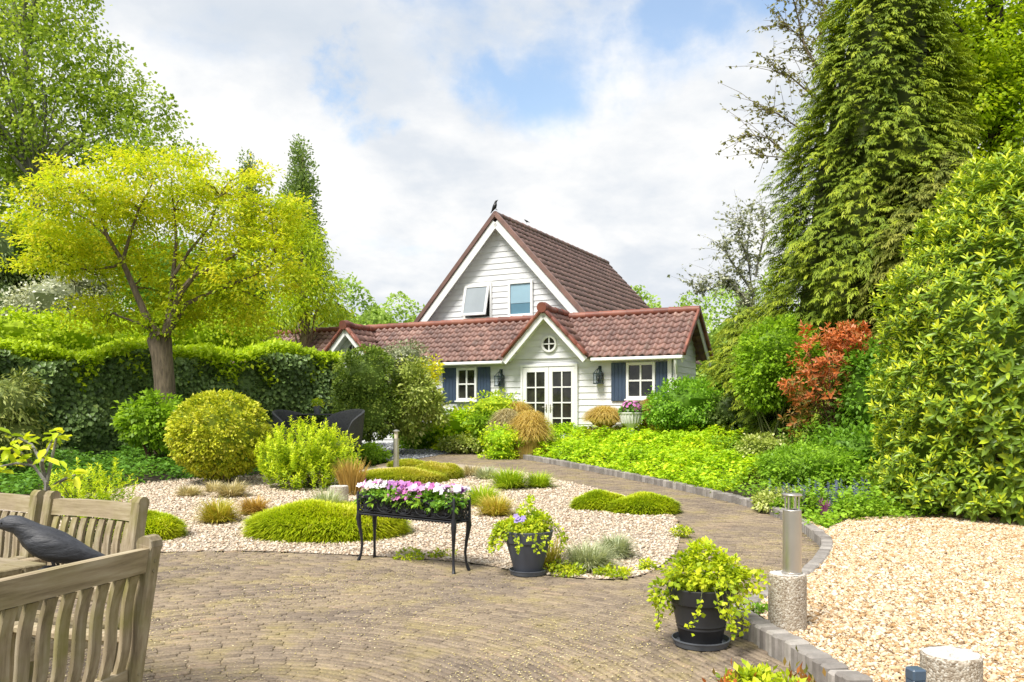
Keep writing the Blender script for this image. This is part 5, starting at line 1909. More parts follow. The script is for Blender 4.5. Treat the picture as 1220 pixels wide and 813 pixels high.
def photinia():
    D = 13.2
    o = base(992, D)
    t = empty("photinia", o, 0, "slim shrub with coppery red young leaves on a bare brown stem", "shrub")
    f = Foliage()
    bl = [Bl(o, *b) for b in ((985, 422, D, 46, 34), (960, 462, D, 28, 28), (1010, 455, D, 36, 40), (985, 470, D, 34, 30), (948, 500, D, 14, 14), (1010, 405, D, 28, 18))]
    P, Nn = zip(*[blob_surface(b[:3], b[3:], int(95 * b[3] / .5), .45) for b in bl])
    P, Nn = np.concatenate(P), np.concatenate(Nn)
    low = (P[:, 2] - P[:, 2].min()) / (P[:, 2].max() - P[:, 2].min())
    red = RNG.random(len(P)) < np.clip(low * 1.7 - .22, .10, 1)
    shoots(f, P[red], Nn[red], 8, .115, .042, .5, .55, .52)
    shoots(f, P[~red], Nn[~red], 7, .11, .042, .3, .2, .12)
    f.build("foliage", M["photinia"], t)
    mb = MB()
    mb.tube([(0.0, 0, -.05), (.0, 0, .5), (-.02, 0, 1.0), (-.05, 0, 1.5)], [.035, .03, .026, .018], 8)
    limbs(mb, [(0, 0, random.uniform(.5, 1.4)) for _ in range(26)], P[RNG.choice(len(P), 26, replace=False)], .014, .004)
    mb.build("stem", M["stem_red"], t, True)
    g = Foliage()
    clumped(g, [Bl(o, 1010, 505, D, 26, 26), Bl(o, 960, 520, D, 26, 24)], 70, .16, 14, .09, .04, mean=.4)
    g.build("lower_leaves", M["green_shrub"], t)


photinia()

o = base(928, 15.2)
shrub("round_acacia", "dense bright green round-headed small tree left of the red-leaved shrub", "tree", o, [Bl(o, 927, 428, 15.2, 45, 50), Bl(o, 912, 452, 15.2, 32, 36)], 480, .15, 22, .075, .05, M["bright_green"], shell=.8, outward=.9, mean=.5,
      stem=(.022, 10, .12, M["stem_green"]))
o = base(822, 18.4)
shrub("rounded_bush", "broad dark green bush below the end window of the white house", "shrub", o, [Bl(o, 822, 480, 18.4, 46, 27), Bl(o, 850, 492, 18.2, 34, 22), Bl(o, 790, 490, 18.2, 20, 18)], 420, .17, 22, .07, .05, M["green_shrub"], shell=.8, outward=.9, mean=.6)
o = base(895, 17.4)
shrub("dark_underplanting", "dark low shrub under the conifer left of the round green tree", "shrub", o, [Bl(o, 905, 500, 17.4, 45, 20), Bl(o, 870, 490, 17.6, 25, 22)], 200, .18, 18, .08, .05, M["dark_shrub"])  # leaves use the dark shrub colours
o = base(1050, 12.6)
shrub("leafy_understorey", "dark green leafy growth behind the red-leaved shrub's stem", "shrub", o, [Bl(o, 1040, 470, 12.9, 44, 60), Bl(o, 1020, 540, 12.4, 50, 32)], 380, .18, 18, .09, .05, M["green_shrub"], mean=.3)

# ------------------------------------------------------------------ shrubs of the left and middle beds
D = 13.6
o = base(262, D)
shrub("clipped_euonymus", "neatly clipped yellow variegated globe shrub on the left of the gravel", "topiary", o, [Bl(o, 262, 518, D, 55, 49)], 800, .085, 24, .056, .034, M["gold_ball"], shell=.95, outward=.9, up=.4, mean=.55, core=.80, core_name="inner_foliage", cvar=.3)
mbs = MB()
for k in range(7):
    a = 2 * math.pi * k / 7
    mbs.tube([(o.x + .10 * math.cos(a), o.y + .10 * math.sin(a), o.z - .05), (o.x + .25 * math.cos(a), o.y + .25 * math.sin(a), o.z + .3)], [.03, .02], 7)
so = mbs.build("stem", M["bark"], None, True)
par = [q for q in bpy.data.objects if q.name == "clipped_euonymus"][0]
so.parent = par; so.matrix_parent_inverse = Matrix.Translation(-o)
D = 15.2
o = base(188, D)
shrub("hydrangea", "leafy mid green bush at the foot of the golden tree's trunk", "shrub", o, [Bl(o, 182, 498, D, 36, 27), Bl(o, 205, 510, D, 28, 24), Bl(o, 165, 508, D, 20, 18)], 230, .15, 20, .10, .065, M["bright_green"], mean=.45, shell=.7, stem=(.02, 14, .1, M["stem_red"]), core=.6)
D = 13.0
o = base(370, D)


def euphorbia(name, label, o, blobs, n, per, L):
    t = empty(name, o, 0, label, "shrub")
    f = Foliage()
    C, Nn = [], []
    for b in blobs:
        p, q = blob_surface(b[:3], b[3:], int(n * b[3] / sum(x[3] for x in blobs)), .35)
        C.append(p); Nn.append(q)
    P, Nn = np.concatenate(C), np.concatenate(Nn)
    ok = P[:, 2] > .05
    P, Nn = P[ok], Nn[ok]
    ax = norm(UP * .9 + Nn * .35 + unit_rand(len(P)) * .18)
    for k in range(per):
        fk = k / per
        a = RNG.uniform(0, 6.28, len(P))
        T = norm(np.cross(ax, UP + unit_rand(len(P)) * .3)); B_ = np.cross(ax, T)
        Dn = ax * (.35 + .6 * fk) + T * np.cos(a)[:, None] + B_ * np.sin(a)[:, None]
        ll = L * RNG.uniform(.7, 1.2, len(P)) * (1 - .25 * fk)
        f.leaves(P + ax * (.22 * (fk - .5)), Dn, ax, ll, ll * .34, .25 + .5 * fk + RNG.normal(size=len(P)) * .12)
    f.build("foliage", M["euphorbia"], t)
    mb = MB()
    sel = RNG.choice(len(P), min(50, len(P)), replace=False)
    limbs(mb, [(random.gauss(0, .12), random.gauss(0, .1), -.04) for _ in sel], P[sel], .010, .005, .1, 5)
    mb.build("stem", M["stem_green"], t)
    return t


euphorbia("euphorbia", "big feathery yellow-green perennial between the clipped globe and the iron planter", o, [Bl(o, 362, 532, D, 48, 30), Bl(o, 398, 545, D, 34, 30), Bl(o, 335, 548, D, 30, 28), Bl(o, 370, 560, D, 50, 26)], 620, 22, .075)
o = base(425, 12.4)
t = tuft("willow_herb", "reddish upright stalks at the right side of the feathery yellow-green perennial", base(418, 12.2), .5, .55, M["grass_bronze"], 220, .2, .45, .012, None, .4, "perennial")

D = 19.0
o = base(436, D)
shrub("viburnum", "tall dark rounded bush at the end of the ivy hedge behind the wicker chairs", "shrub", o, [Bl(o, 436, 452, D, 36, 38), Bl(o, 442, 490, D, 38, 34), Bl(o, 425, 478, D, 28, 34)], 900, .12, 20, .062, .042, M["viburnum"], shell=.9, outward=.9, mean=.45)
D = 20.3
o = base(482, D)
shrub("grey_olive_bush", "grey-green rounded bush just below the red roof tiles", "shrub", o, [Bl(o, 482, 428, D, 27, 19), Bl(o, 478, 465, D, 24, 36)], 230, .2, 20, .07, .04, M["greyish"], shell=.8, mean=.28)
D = 19.2
o = base(508, D)
shrub("spotted_laurel", "cream flecked loose shrub left of the smaller shuttered window", "shrub", o, [Bl(o, 498, 472, D, 27, 26), Bl(o, 515, 489, D, 17, 16), Bl(o, 485, 495, D, 26, 28), Bl(o, 490, 450, D, 18, 22)], 330, .19, 18, .11, .045, M["cream_shrub"], mean=.42, shell=.6)
D = 20.0
o = base(513, D)
shrub("golden_robinia", "small bright yellow shrub next to the left shutter of the white house", "shrub", o, [Bl(o, 514, 438, D, 11, 13), Bl(o, 508, 452, D, 14, 14), Bl(o, 514, 480, D, 8, 20)], 80, .16, 16, .085, .05, M["gold_tree"], mean=.85, core=None, shell=.3)

for (px, py, d, rx, rz, key, nm, lab, ct, n, L, W) in (
        (590, 484, 19.9, 34, 16, "euphorbia", "spiraea", "yellow-green mound of leaves under the smaller window", "shrub", 170, .07, .04),
        (545, 504, 20.6, 32, 16, "cover_lime", "lady_mantle", "fresh green clump left of the ball-shaped bronze sedges", "perennial", 180, .09, .07),
        (500, 515, 21.2, 30, 13, "cover_green", "geranium_clump", "low green clump between the slate gravel and the cream flecked shrub", "perennial", 150, .09, .07),
        (558, 529, 19.9, 34, 8, "cream_shrub", "variegated_ground_ivy", "low pale edged plant spilling onto the far bend of the path", "perennial", 150, .06, .05),
        (582, 503, 19.8, 26, 16, "bright_green", "peony", "bright green bushy plant directly left of the front bronze sedge ball", "perennial", 130, .09, .06),
        (598, 522, 18.3, 26, 14, "cover_lime", "creeping_jenny", "yellow-green cushion at the kerb below the bronze sedge balls", "perennial", 120, .06, .04),
        (440, 541, 17.6, 20, 9, "bright_green", "strawberry_clump", "small green clump beside the thin path lamp", "perennial", 90, .07, .05)):
    o = base(px, d)
    b = Bl(o, px, py, d, rx, rz)
    low = b[2] - b[5]
    bl = [b] if low < .1 else [b, (b[0], b[1], low * .5, b[3] * .9, b[4] * .9, low * .6)]
    shrub(nm, lab, ct, o, bl, n, .14, 16, L, W, M[key], mean=.5, shell=.7, core=.7)


def sedge_ball(label, px, py, d, rx, rz, n=2600, mat="carex", mean=.45):
    """fountain sedge: a round head of hair-fine hanging blades"""
    o = base(px, d)
    c = rel(o, px, py, d)
    k = d / FPX
    R = np.array([rx * k, rx * k, rz * k])
    t = empty("bronze_sedge", o, 0, label, "ornamental grass", "ball-shaped bronze sedges by the house")
    u = unit_rand(n); u[:, 2] = np.abs(u[:, 2]) * 1.0 - .25
    u = norm(u)
    P = np.array(c) + u * R * .86
    D = norm(u * np.array([1, 1, .6]) * .6 + UP * .15 + unit_rand(n) * .25)
    V, F = blade_arr(P, D, .15 * RNG.uniform(.7, 1.3, n), np.full(n, .012), RNG.uniform(.8, 1.7, n))
    q = int(n * .5)
    a = RNG.uniform(0, 6.28, q); rr = R[0] * RNG.random(q) ** .5
    P2 = np.stack([c.x + rr * np.cos(a), c.y + rr * np.sin(a), np.zeros(q)], 1)
    V2, F2 = blade_arr(P2, np.stack([np.cos(a) * .12, np.sin(a) * .12, np.ones(q)], 1), np.full(q, max(c.z - R[2] * .3, .1)) * RNG.uniform(.6, 1.1, q), np.full(q, .014), RNG.uniform(.1, .4, q))
    r = np.clip(mean + RNG.normal(size=n) * .2 + .2 * (u[:, 2] < -.05), 0, 1)
    r2 = np.clip(.5 + RNG.normal(size=q) * .15, 0, 1)
    np_mesh("blades", np.concatenate([V, V2]), np.concatenate([F, F2 + len(V)]), M[mat], np.concatenate([r, r, r2, r2]), t)
    mb = MB(); core_blob(mb, (c.x, c.y, c.z, R[0], R[1], R[2]), .9, 16)
    mb.build("tuft_body", M[mat], t, True)


sedge_ball("tan bronze sedge ball directly left of the french doors, behind its two neighbours", 616, 502, 19.8, 20, 23)
sedge_ball("smaller dusty beige sedge ball, leftmost of the three before the french doors", 603, 512, 19.0, 15, 24, mat="grass_tan")
sedge_ball("largest golden sedge ball standing at the kerb in front of the french doors", 632, 516, 18.5, 22, 27)
sedge_ball("low golden sedge left of the white flower urn", 720, 498, 19.6, 20, 12)
sedge_ball("dull bronze sedge between the white flower urn and the broad dark green bush", 778, 495, 19.4, 13, 21, mean=.2)


# ------------------------------------------------------------------ ground cover
def cover(name, poly, n, top, L, W, mat, mean=.5, var=.2, thick=.22, up=.7, zone=None):
    p = np.asarray(poly)
    x0, y0 = p.min(0)[:2]; x1, y1 = p.max(0)[:2]
    x1 = min(x1, 12); x0 = max(x0, -12)
    X = x0 + (x1 - x0) * RNG.random(n * 4); Y = y0 + (y1 - y0) * RNG.random(n * 4) ** 1.2
    ok = inside(p, X, Y) & (np.abs(X) < Y * .66 + .6)
    if zone is not None: ok &= zone(X, Y)
    X, Y = X[ok][:n], Y[ok][:n]
    m = len(X)
    hh = top(X, Y) + .07 * np.sin(X * 4.1 + Y * 2.3) + .06 * np.sin(X * 7.7 - Y * 5.1 + 1) + .035 * np.sin(X * 15 + Y * 11)
    P = np.stack([X, Y, hgt(Y) + .02 + np.maximum(hh - thick * RNG.random(m) ** 1.5, .02)], 1)
    a = RNG.uniform(0, 6.28, m)
    D = np.stack([np.cos(a), np.sin(a), RNG.normal(size=m) * .35 + .1], 1)
    U = norm(UP * up + unit_rand(m) * .45)
    s = RNG.uniform(.7, 1.3, m)
    R = mean + RNG.normal(size=m) * var + .15 * np.sin(X * 2.9 + 1) * np.sin(Y * 1.9)
    f = Foliage()
    f.leaves(P, D, U, L * s, W * s, R)
    return tag(f.build(name, mat), kind="stuff")


def bed_top(X, Y):
    # low at the kerb, higher towards the house
    t = np.clip((Y - 9) / 10, 0, 1)
    edge = np.full(len(X), 9.0)
    kb = np.array([tuple(p) for p in kerb_b])
    for i in range(0, len(kb), 2):
        edge = np.minimum(edge, np.hypot(X - kb[i, 0], Y - kb[i, 1]))
    return np.clip(.16 + edge * .16, 0, .28 + .42 * t)


def lime_zone(X, Y):
    px = 610 + 1000 * X / Y
    return (px < 880 + 40 * np.sin(Y * 1.5)) 


cover("lime_ground_cover", bed_r, 52000, bed_top, .075, .05, M["cover_lime"], mean=.42, zone=lambda X, Y: lime_zone(X, Y) & (Y > 9))
cover("green_ground_cover", bed_r, 26000, lambda X, Y: bed_top(X, Y) * 1.0, .065, .04, M["cover_green"], mean=.5, zone=lambda X, Y: ~lime_zone(X, Y) & (Y > 9))
cover("hedge_foot_cover", bed_l, 26000, lambda X, Y: .22 + 0 * X, .085, .05, M["cover_dark"], mean=.5)
cover("border_ground_cover", bed_m, 12000, lambda X, Y: .30 + 0 * X, .08, .05, M["cover_green"], mean=.5)
cover("verge_leaves", [G2(*p) for p in ((985, 640), (1010, 630), (1080, 628), (1230, 618), (1230, 590), (1000, 598), (950, 612))], 5200, lambda X, Y: .16 + 0 * X, .05, .035, M["cover_green"], mean=.6, thick=.14)
for (px, py, d, rx, rz, key, nm, lab, n, L, W) in (
        (968, 556, 12.2, 62, 26, "cover_green", "corydalis", "broad soft green fern-like mound left of the laurel's foot", 420, .055, .03),
        (910, 532, 13.6, 28, 14, "cream_shrub", "golden_euonymus", "low cream and green variegated plant in front of the round-headed tree", 150, .055, .035),
        (1030, 612, 10.2, 40, 14, "bright_green", "campanula_clump", "loose fresh green clump at the edge of the gravel drive under the laurel", 190, .05, .03),
        (935, 598, 10.6, 34, 10, "cream_shrub", "pale_lamium", "pale silvery leaved plant spilling over the kerb behind the steel lamp", 170, .045, .03)):
    o = base(px, d)
    b = Bl(o, px, py, d, rx, rz)
    bl = [b] if b[2] - b[5] < .1 else [b, (b[0], b[1], (b[2] - b[5]) * .5, b[3] * .9, b[4] * .9, (b[2] - b[5]) * .6)]
    shrub(nm, lab, "perennial", o, bl, n, .10, 22, L, W, M[key], shell=.75, core=.8)


def bugle():
    """upright blue flower spikes over leaves"""
    o = base(965, 10.4)
    t = empty("bugle_flowers", o, 0, "patch of upright blue-violet flower spikes behind the kerb", "flowers")
    f = Foliage(); g = Foliage()
    for i in range(46):
        x, y = random.uniform(-.45, .75), random.gauss(0, .18)
        h = random.uniform(.30, .44)
        n = 26
        z = np.linspace(.08, h, n)
        a = np.arange(n) * 2.4
        P = np.stack([np.full(n, x), np.full(n, y), z], 1)
        f.leaves(P, np.stack([np.cos(a), np.sin(a), np.full(n, .25)], 1), np.tile(UP, (n, 1)), .040 * (1.2 - z / h * .7), .03, RNG.random(n))
    f.build("flower_spikes", M["petal_blue"], t)
    clumped(g, [(.15, 0, .08, .7, .3, .12)], 120, .08, 14, .06, .04)
    g.build("foliage", M["cover_green"], t)


bugle()
tuft("reddish_bugle", "small pink flower tuft at the right end of the blue flower spikes", base(983, 10.0), .12, .28, M["petal_pink"], 60, .2, .4, .014, None, .3, "flowers")

# far-left plants in front of the hedge
D = 14.0
o = base(10, D)
shrub("pieris", "grey-green drooping shrub at the left edge in front of the hedge", "shrub", o, [Bl(o, 8, 480, D, 42, 36), Bl(o, 20, 520, D, 36, 24), Bl(o, -40, 500, D, 60, 50)], 380, .17, 20, .11, .03, M["olive"], mean=.5, droop=.6)
D = 8.6
o = base(100, D)
euphorbia("euphorbia", "yellow-green spurge with rounded flower heads behind the wooden chairs", o, [Bl(o, 95, 580, D, 26, 26), Bl(o, 130, 580, D, 28, 24), Bl(o, 70, 590, D, 22, 24), Bl(o, 110, 600, D, 46, 26)], 150, 22, .055)
D = 5.9


def sapling():
    o = base(50, D)
    t = empty("fig_sapling", o, 0, "young branching sapling with a few large pale yellow leaves behind the wooden chairs", "sapling")
    mb = MB(); f = Foliage()
    ends = []
    for l in ([(52, 640), (53, 600), (55, 575), (40, 555), (20, 552), (0, 556)], [(55, 578), (62, 545), (68, 520)], [(55, 575), (48, 548), (38, 530), (22, 522)], [(54, 585), (75, 572), (90, 566)], [(55, 578), (50, 550), (62, 525)], [(40, 555), (25, 540), (10, 535)]):
        pts = [rel(o, x, y, D + random.uniform(-.12, .12)) for x, y in l]
        mb.tube(pts, [.016 * (1 - .6 * i / (len(pts) - 1)) for i in range(len(pts))], 7)
        ends += pts[-1:] * 9 + pts[-2:-1] * 3
    mb.build("stem", M["bark_grey"], t, True)
    P = np.array([tuple(e) for e in ends]) + RNG.normal(size=(len(ends), 3)) * .025
    n = len(P)
    D_ = unit_rand(n) * np.array([1, 1, .4]) + np.array([0, 0, .15])
    s = RNG.uniform(.07, .13, n)
    f.leaves(P, D_, norm(UP + unit_rand(n) * .4), s, s * .5, .6 + RNG.normal(size=n) * .25, hexa=True, droop=.25)
    f.build("leaves", M["euphorbia"], t)


sapling()

# ------------------------------------------------------------------ grasses and cushions in the gravel
GT = "grass tufts in the pale gravel"
for (px, py, w, h, d, key, lab, n, mean) in (
        (226, 591, 36, 17, 0, "grass_tan", "dry tan grass tuft furthest left in the gravel below the clipped globe", 260, .5),
        (276, 592, 42, 24, 0, "grass_tan", "larger tan grass tuft right below the clipped globe, beside a smaller one", 420, .5),
        (254, 586, 26, 17, 0, "grass_tan", "small faded tuft squeezed between two tan tufts below the clipped globe", 160, .6),
        (260, 622, 46, 34, 0, "grass_mixed", "tuft with a green top and bronze skirt in the left gravel", 620, .45),
        (303, 613, 38, 26, 0, "grass_bronze", "round all-bronze tuft next to the half green one in the left gravel", 520, .5),
        (607, 582, 50, 30, 0, "grass_green", "largest bright green grass tuft, behind the grey flower pot", 620, .5),
        (642, 581, 36, 24, 0, "grass_green", "smaller green tuft leaning against the largest green tuft near the path", 420, .55),
        (562, 567, 28, 18, 0, "grass_tan", "sandy tuft at the far side of the gravel, leftmost of a pair", 220, .45),
        (580, 571, 32, 20, 0, "fescue", "pale green-grey tuft just right of the sandy tuft at the far side of the gravel", 260, .4),
        (575, 602, 44, 30, 0, "grass_green", "yellow-green tuft right of the iron planter", 480, .6),
        (590, 614, 46, 30, 0, "grass_mixed", "bronze tinged tuft between the iron planter and the grey flower pot", 480, .6),
        (700, 678, 64, 40, 0, "fescue", "blue-grey fescue tuft nearest the grey flower pot", 760, .45),
        (733, 664, 44, 34, 0, "fescue", "darker grey-green fescue tuft behind the blue-grey one", 520, .3),
        (655, 676, 40, 50, 0, "grass_mixed", "loose yellow-green grass hugging the right side of the grey flower pot", 260, .5)):
    g = ground(px, py, 0.004)
    tuft("grass_tuft", lab, g, w * g.y / FPX, h * g.y / FPX, M[key], n, .7, 1.15, .0042 * g.y / 8 + .002, GT, mean)
g = ground(387, 634, 0)
tuft("grass_tuft", "grey hedgehog-like fescue tuft on top of the green cushion left of the iron planter", (g.x, g.y + .10, .21), 46 * g.y / FPX, 38 * g.y / FPX, M["fescue"], 620, .5, 1.25, .005, GT, .4)


def mound_px(label, px, py, wx, top, mat, n, bl, rzf=.6, rz=0, group="green cushions in the pale gravel", **kw):
    g = ground(px, py, 0)
    return mound("grass_mound", label, g, wx * g.y / FPX, wx * g.y / FPX * rzf, top * g.y / FPX, M[mat], n, bl, rz, group=group, **kw)


mound_px("wide mossy green cushion beneath the left end of the iron planter", 390, 636, 88, 33, "mound", 24000, .075, .62, bumps=3, gold=.55)
mound_px("small rounded green cushion at the left edge of the patio behind the chair", 172, 640, 42, 26, "mound", 9000, .05, .8)
mound_px("low green and straw coloured cushion behind the iron planter's flowers", 478, 574, 52, 15, "mound_gold", 12000, .05, .55, gold=.5)
mound_px("pale golden cushion behind the right end of the iron planter", 520, 570, 30, 17, "mound_gold", 8000, .05, .8, gold=.5)
mound_px("flat green cushion left of the two path-side cushions' larger one", 716, 606, 32, 19, "mound", 7500, .045, .7)
mound_px("larger dense green cushion bordering the brick path", 768, 610, 38, 20, "mound", 10000, .045, .7)
mound_px("small yellow-green cushion by the thin path lamp", 486, 556, 22, 7, "mound_gold", 4500, .05, .7)


def weed(label, px, py, w, h, key="creeping", n=60):
    g = ground(px, py, .004)
    t = empty("creeping_plant", g, 0, label, "weed", "low plants creeping over the gravel edge")
    f = Foliage()
    s = g.y / FPX
    clumped(f, [(0, 0, h * s * .4, w * s * .5, w * s * .5, h * s * .5)], n, .035, 12, .028, .02, shell=.2, mean=.5)
    f.build("foliage", M[key], t)


weed("bright creeping plant at the right foot of the grey flower pot", 672, 684, 46, 14)
weed("sprawling yellow creeper at the gravel edge right of the fescue tufts", 730, 686, 40, 10)
weed("small yellow weed growing from the gravel edge near the path bend", 812, 640, 22, 14, n=30)
weed("tiny green weed on the patio edge left of the black flower pot", 770, 678, 18, 10, n=24)
weed("little green plant at the patio edge below the iron planter", 528, 664, 30, 10, n=24)
weed("thin strip of creeping green along the patio edge right of the green cushion", 488, 664, 44, 7, n=30)
weed("small fern-like sprout in the gravel left of the steel lamp", 908, 742, 26, 26, "green_shrub", 40)

# ------------------------------------------------------------------ garden furniture
def garden_chair(name, label, loc, rz, group):
    """teak armchair with S-curved back slats; faces local +y, the back leans to -y"""
    t = empty(name, loc, rz, label, "chair", group)
    W, TOP = 0.65, 0.95
    hw = W / 2

    def by(z):            # the back leans
        return -0.235 - max(z - 0.40, 0) * 0.17
    for sg in (-1, 1):
        m = MB()
        m.beam((sg * (hw - .025), -0.215, 0.0), (sg * (hw - .025), by(.42), 0.42), 0.048, 0.055, (0, 1, 0), .005)
        m.beam((sg * (hw - .025), by(.40), 0.40), (sg * (hw - .025), by(TOP), TOP), 0.05, 0.058, (0, 1, 0), .006)
        # worn rounded top of the post
        m.tube([(sg * (hw - .025) - .0245, by(TOP - .002), TOP - .006), (sg * (hw - .025) + .0245, by(TOP - .002), TOP - .006)], .029, 10)
        # two dowel pegs at each joint
        for zz in (TOP - .055, TOP - .085, .545, .52):
            m.tube([(sg * (hw - .025), by(zz) - .0275, zz), (sg * (hw - .025), by(zz) - .0315, zz)], .006, 8, rnd=0.0)
        m.build("back_leg", M["teak_up"], t)
        f = MB()
        f.beam((sg * (hw - .025), 0.235, 0.0), (sg * (hw - .025), 0.235, 0.635), 0.05, 0.055, (0, 1, 0), .006)
        f.build("front_leg", M["teak_up"], t)
        a = MB()
        pts = [(sg * (hw - .02), by(.66) + .03, .655), (sg * (hw - .02), 0.0, .645), (sg * (hw - .02), .18, .652), (sg * (hw - .02), .29, .645)]
        for p, q in zip(pts, pts[1:]): a.beam(p, q, .062, .026, (0, 0, 1), .006)
        a.build("armrest", M["teak"], t)
        r = MB()
        r.beam((sg * (hw - .025), -.19, .395), (sg * (hw - .025), .21, .41), .028, .06, (0, 0, 1), .004)
        r.build("seat_rail", M["teak"], t)
    # top rail, gently arched
    m = MB()
    n = 9
    vs, fs = [], []
    for i in range(n):
        u = -hw + .05 + (W - .10) * i / (n - 1)
        c = 1 - (2 * u / W) ** 2
        zt = TOP - .016 + .006 * c; zb = TOP - .088 + .004 * c
        yo = -.02 * c
        for (yy, zz) in ((by(zt) - .017 + yo, zt), (by(zt) + .017 + yo, zt), (by(zb) + .017 + yo, zb), (by(zb) - .017 + yo, zb)):
            vs.append((u, yy, zz))
    for i in range(n - 1):
        for k in range(4):
            fs.append((i * 4 + k, i * 4 + (k + 1) % 4, i * 4 + 4 + (k + 1) % 4, i * 4 + 4 + k))
    fs += [(3, 2, 1, 0), tuple(range(n * 4 - 4, n * 4))]
    m.add(vs, fs, .75)
    m.build("top_rail", M["teak"], t)
    m = MB(); m.box((0, by(.535), .535), (W - .10, .032, .062), None, .005, .6); m.build("bottom_rail", M["teak"], t)
    # nine back slats, S-shaped in profile
    for i in range(9):
        u = -hw + .05 + (W - .10) * (i + .5) / 9
        m = MB()
        vs, fs = [], []
        ns = 13
        for j in range(ns):
            s = j / (ns - 1)
            z = .562 + (TOP - .092 - .562) * s
            yy = by(z) - .007 * math.sin(s * math.pi * 2) * 1.0 - .012 * (1 - (2 * u / W) ** 2) * s
            for (dx, dy) in ((-.018, -.007), (.018, -.007), (.018, .007), (-.018, .007)):
                vs.append((u + dx, yy + dy, z))
        for j in range(ns - 1):
            for k in range(4):
                fs.append((j * 4 + k, j * 4 + (k + 1) % 4, j * 4 + 4 + (k + 1) % 4, j * 4 + 4 + k))
        fs += [(3, 2, 1, 0), tuple(range(ns * 4 - 4, ns * 4))]
        m.add(vs, fs, random.random())
        m.build("back_slat", M["teak_up"], t)
    for i in range(8):
        m = MB(); yy = -.185 + .40 * i / 7 + .01
        m.box((0, yy, .435 + .012 * (i / 7) ** 2), (W - .03 if i < 7 else W - .1, .043, .02), None, .004)
        m.build("seat_slat", M["teak"], t)
    for (yy, zz) in ((.235, .39), (-.205, .375)):
        m = MB(); m.box((0, yy, zz), (W - .10, .028, .065), None, .004); m.build("seat_rail", M["teak"], t)
    return t


CG = "teak armchairs round the garden table"
near_f = Vector((-.955, .295)).normalized()
near_top = Vector((-1.195, 2.27))
nb = near_top + near_f * .325
near = garden_chair("garden_chair", "weathered wooden armchair in the bottom left corner, seen from behind", (nb.x, nb.y, 0), math.atan2(-near_f.x, near_f.y), CG)
far_f = Vector((-.447, -.894))
al = Vector((-.894, .447))


def far_chair(top, label):
    c = copy_tree(near)
    b = Vector(top) + far_f * .325
    c.location = (b.x, b.y, 0); c.rotation_euler = (0, 0, math.atan2(-far_f.x, far_f.y))
    c["label"] = label
    return c


f0 = Vector((-1.645, 3.71)) + al * .30
far_chair(f0, "wooden armchair facing the camera across the table, beak of the bird points past it at its right post")
far_chair(f0 + al * .70, "wooden armchair half cut off by the left edge, behind the bird statue's head")

for c in bpy.data.objects:
    pass
lab = [o for o in bpy.data.objects if o.name.startswith("garden_chair") and o.parent is None]
lab[1]["label"] = "wooden armchair behind the table, its slatted back seen just right of the bird statue"


def garden_table():
    a = math.atan2(al.y, al.x)
    Lt, Wt = 1.8, .92
    corner = Vector((-1.86, 3.36))
    c = corner + al * (Lt / 2) + far_f * (Wt / 2)
    t = empty("garden_table", (c.x, c.y, 0), a, "weathered wooden garden table with slatted top under the bird statue", "table")
    m = MB()
    for i in range(9):
        m.box((0, -Wt / 2 + .10 + (Wt - .20) * (i + .5) / 9, .728), (Lt - .2, (Wt - .20) / 9 - .006, .024), None, .003)
    for sg in (-1, 1):
        m.box((0, sg * (Wt / 2 - .048), .728), (Lt, .094, .028), None, .005)
        m.box((sg * (Lt / 2 - .048), 0, .728), (.094, Wt - .20, .027), None, .005)
    m.build("tabletop", M["teak"], t)
    m = MB()
    for sg in (-1, 1):
        m.box((0, sg * (Wt / 2 - .09), .665), (Lt - .2, .028, .085)); m.box((sg * (Lt / 2 - .09), 0, .665), (.028, Wt - .22, .085))
    m.build("apron", M["teak"], t)
    for sx in (-1, 1):
        for sy in (-1, 1):
            l = MB(); l.box((sx * (Lt / 2 - .1), sy * (Wt / 2 - .1), .356), (.075, .075, .712), None, .006); l.build("leg", M["teak_up"], t)
    return t


garden_table()
bp = at(47, 672, 3.22)
crow("bird_statue", (bp.x + .035, bp.y, .744), math.radians(14), .95, M["bird"], "dark grey carved crow figure standing on the wooden table", "bird statue", lift=.0)


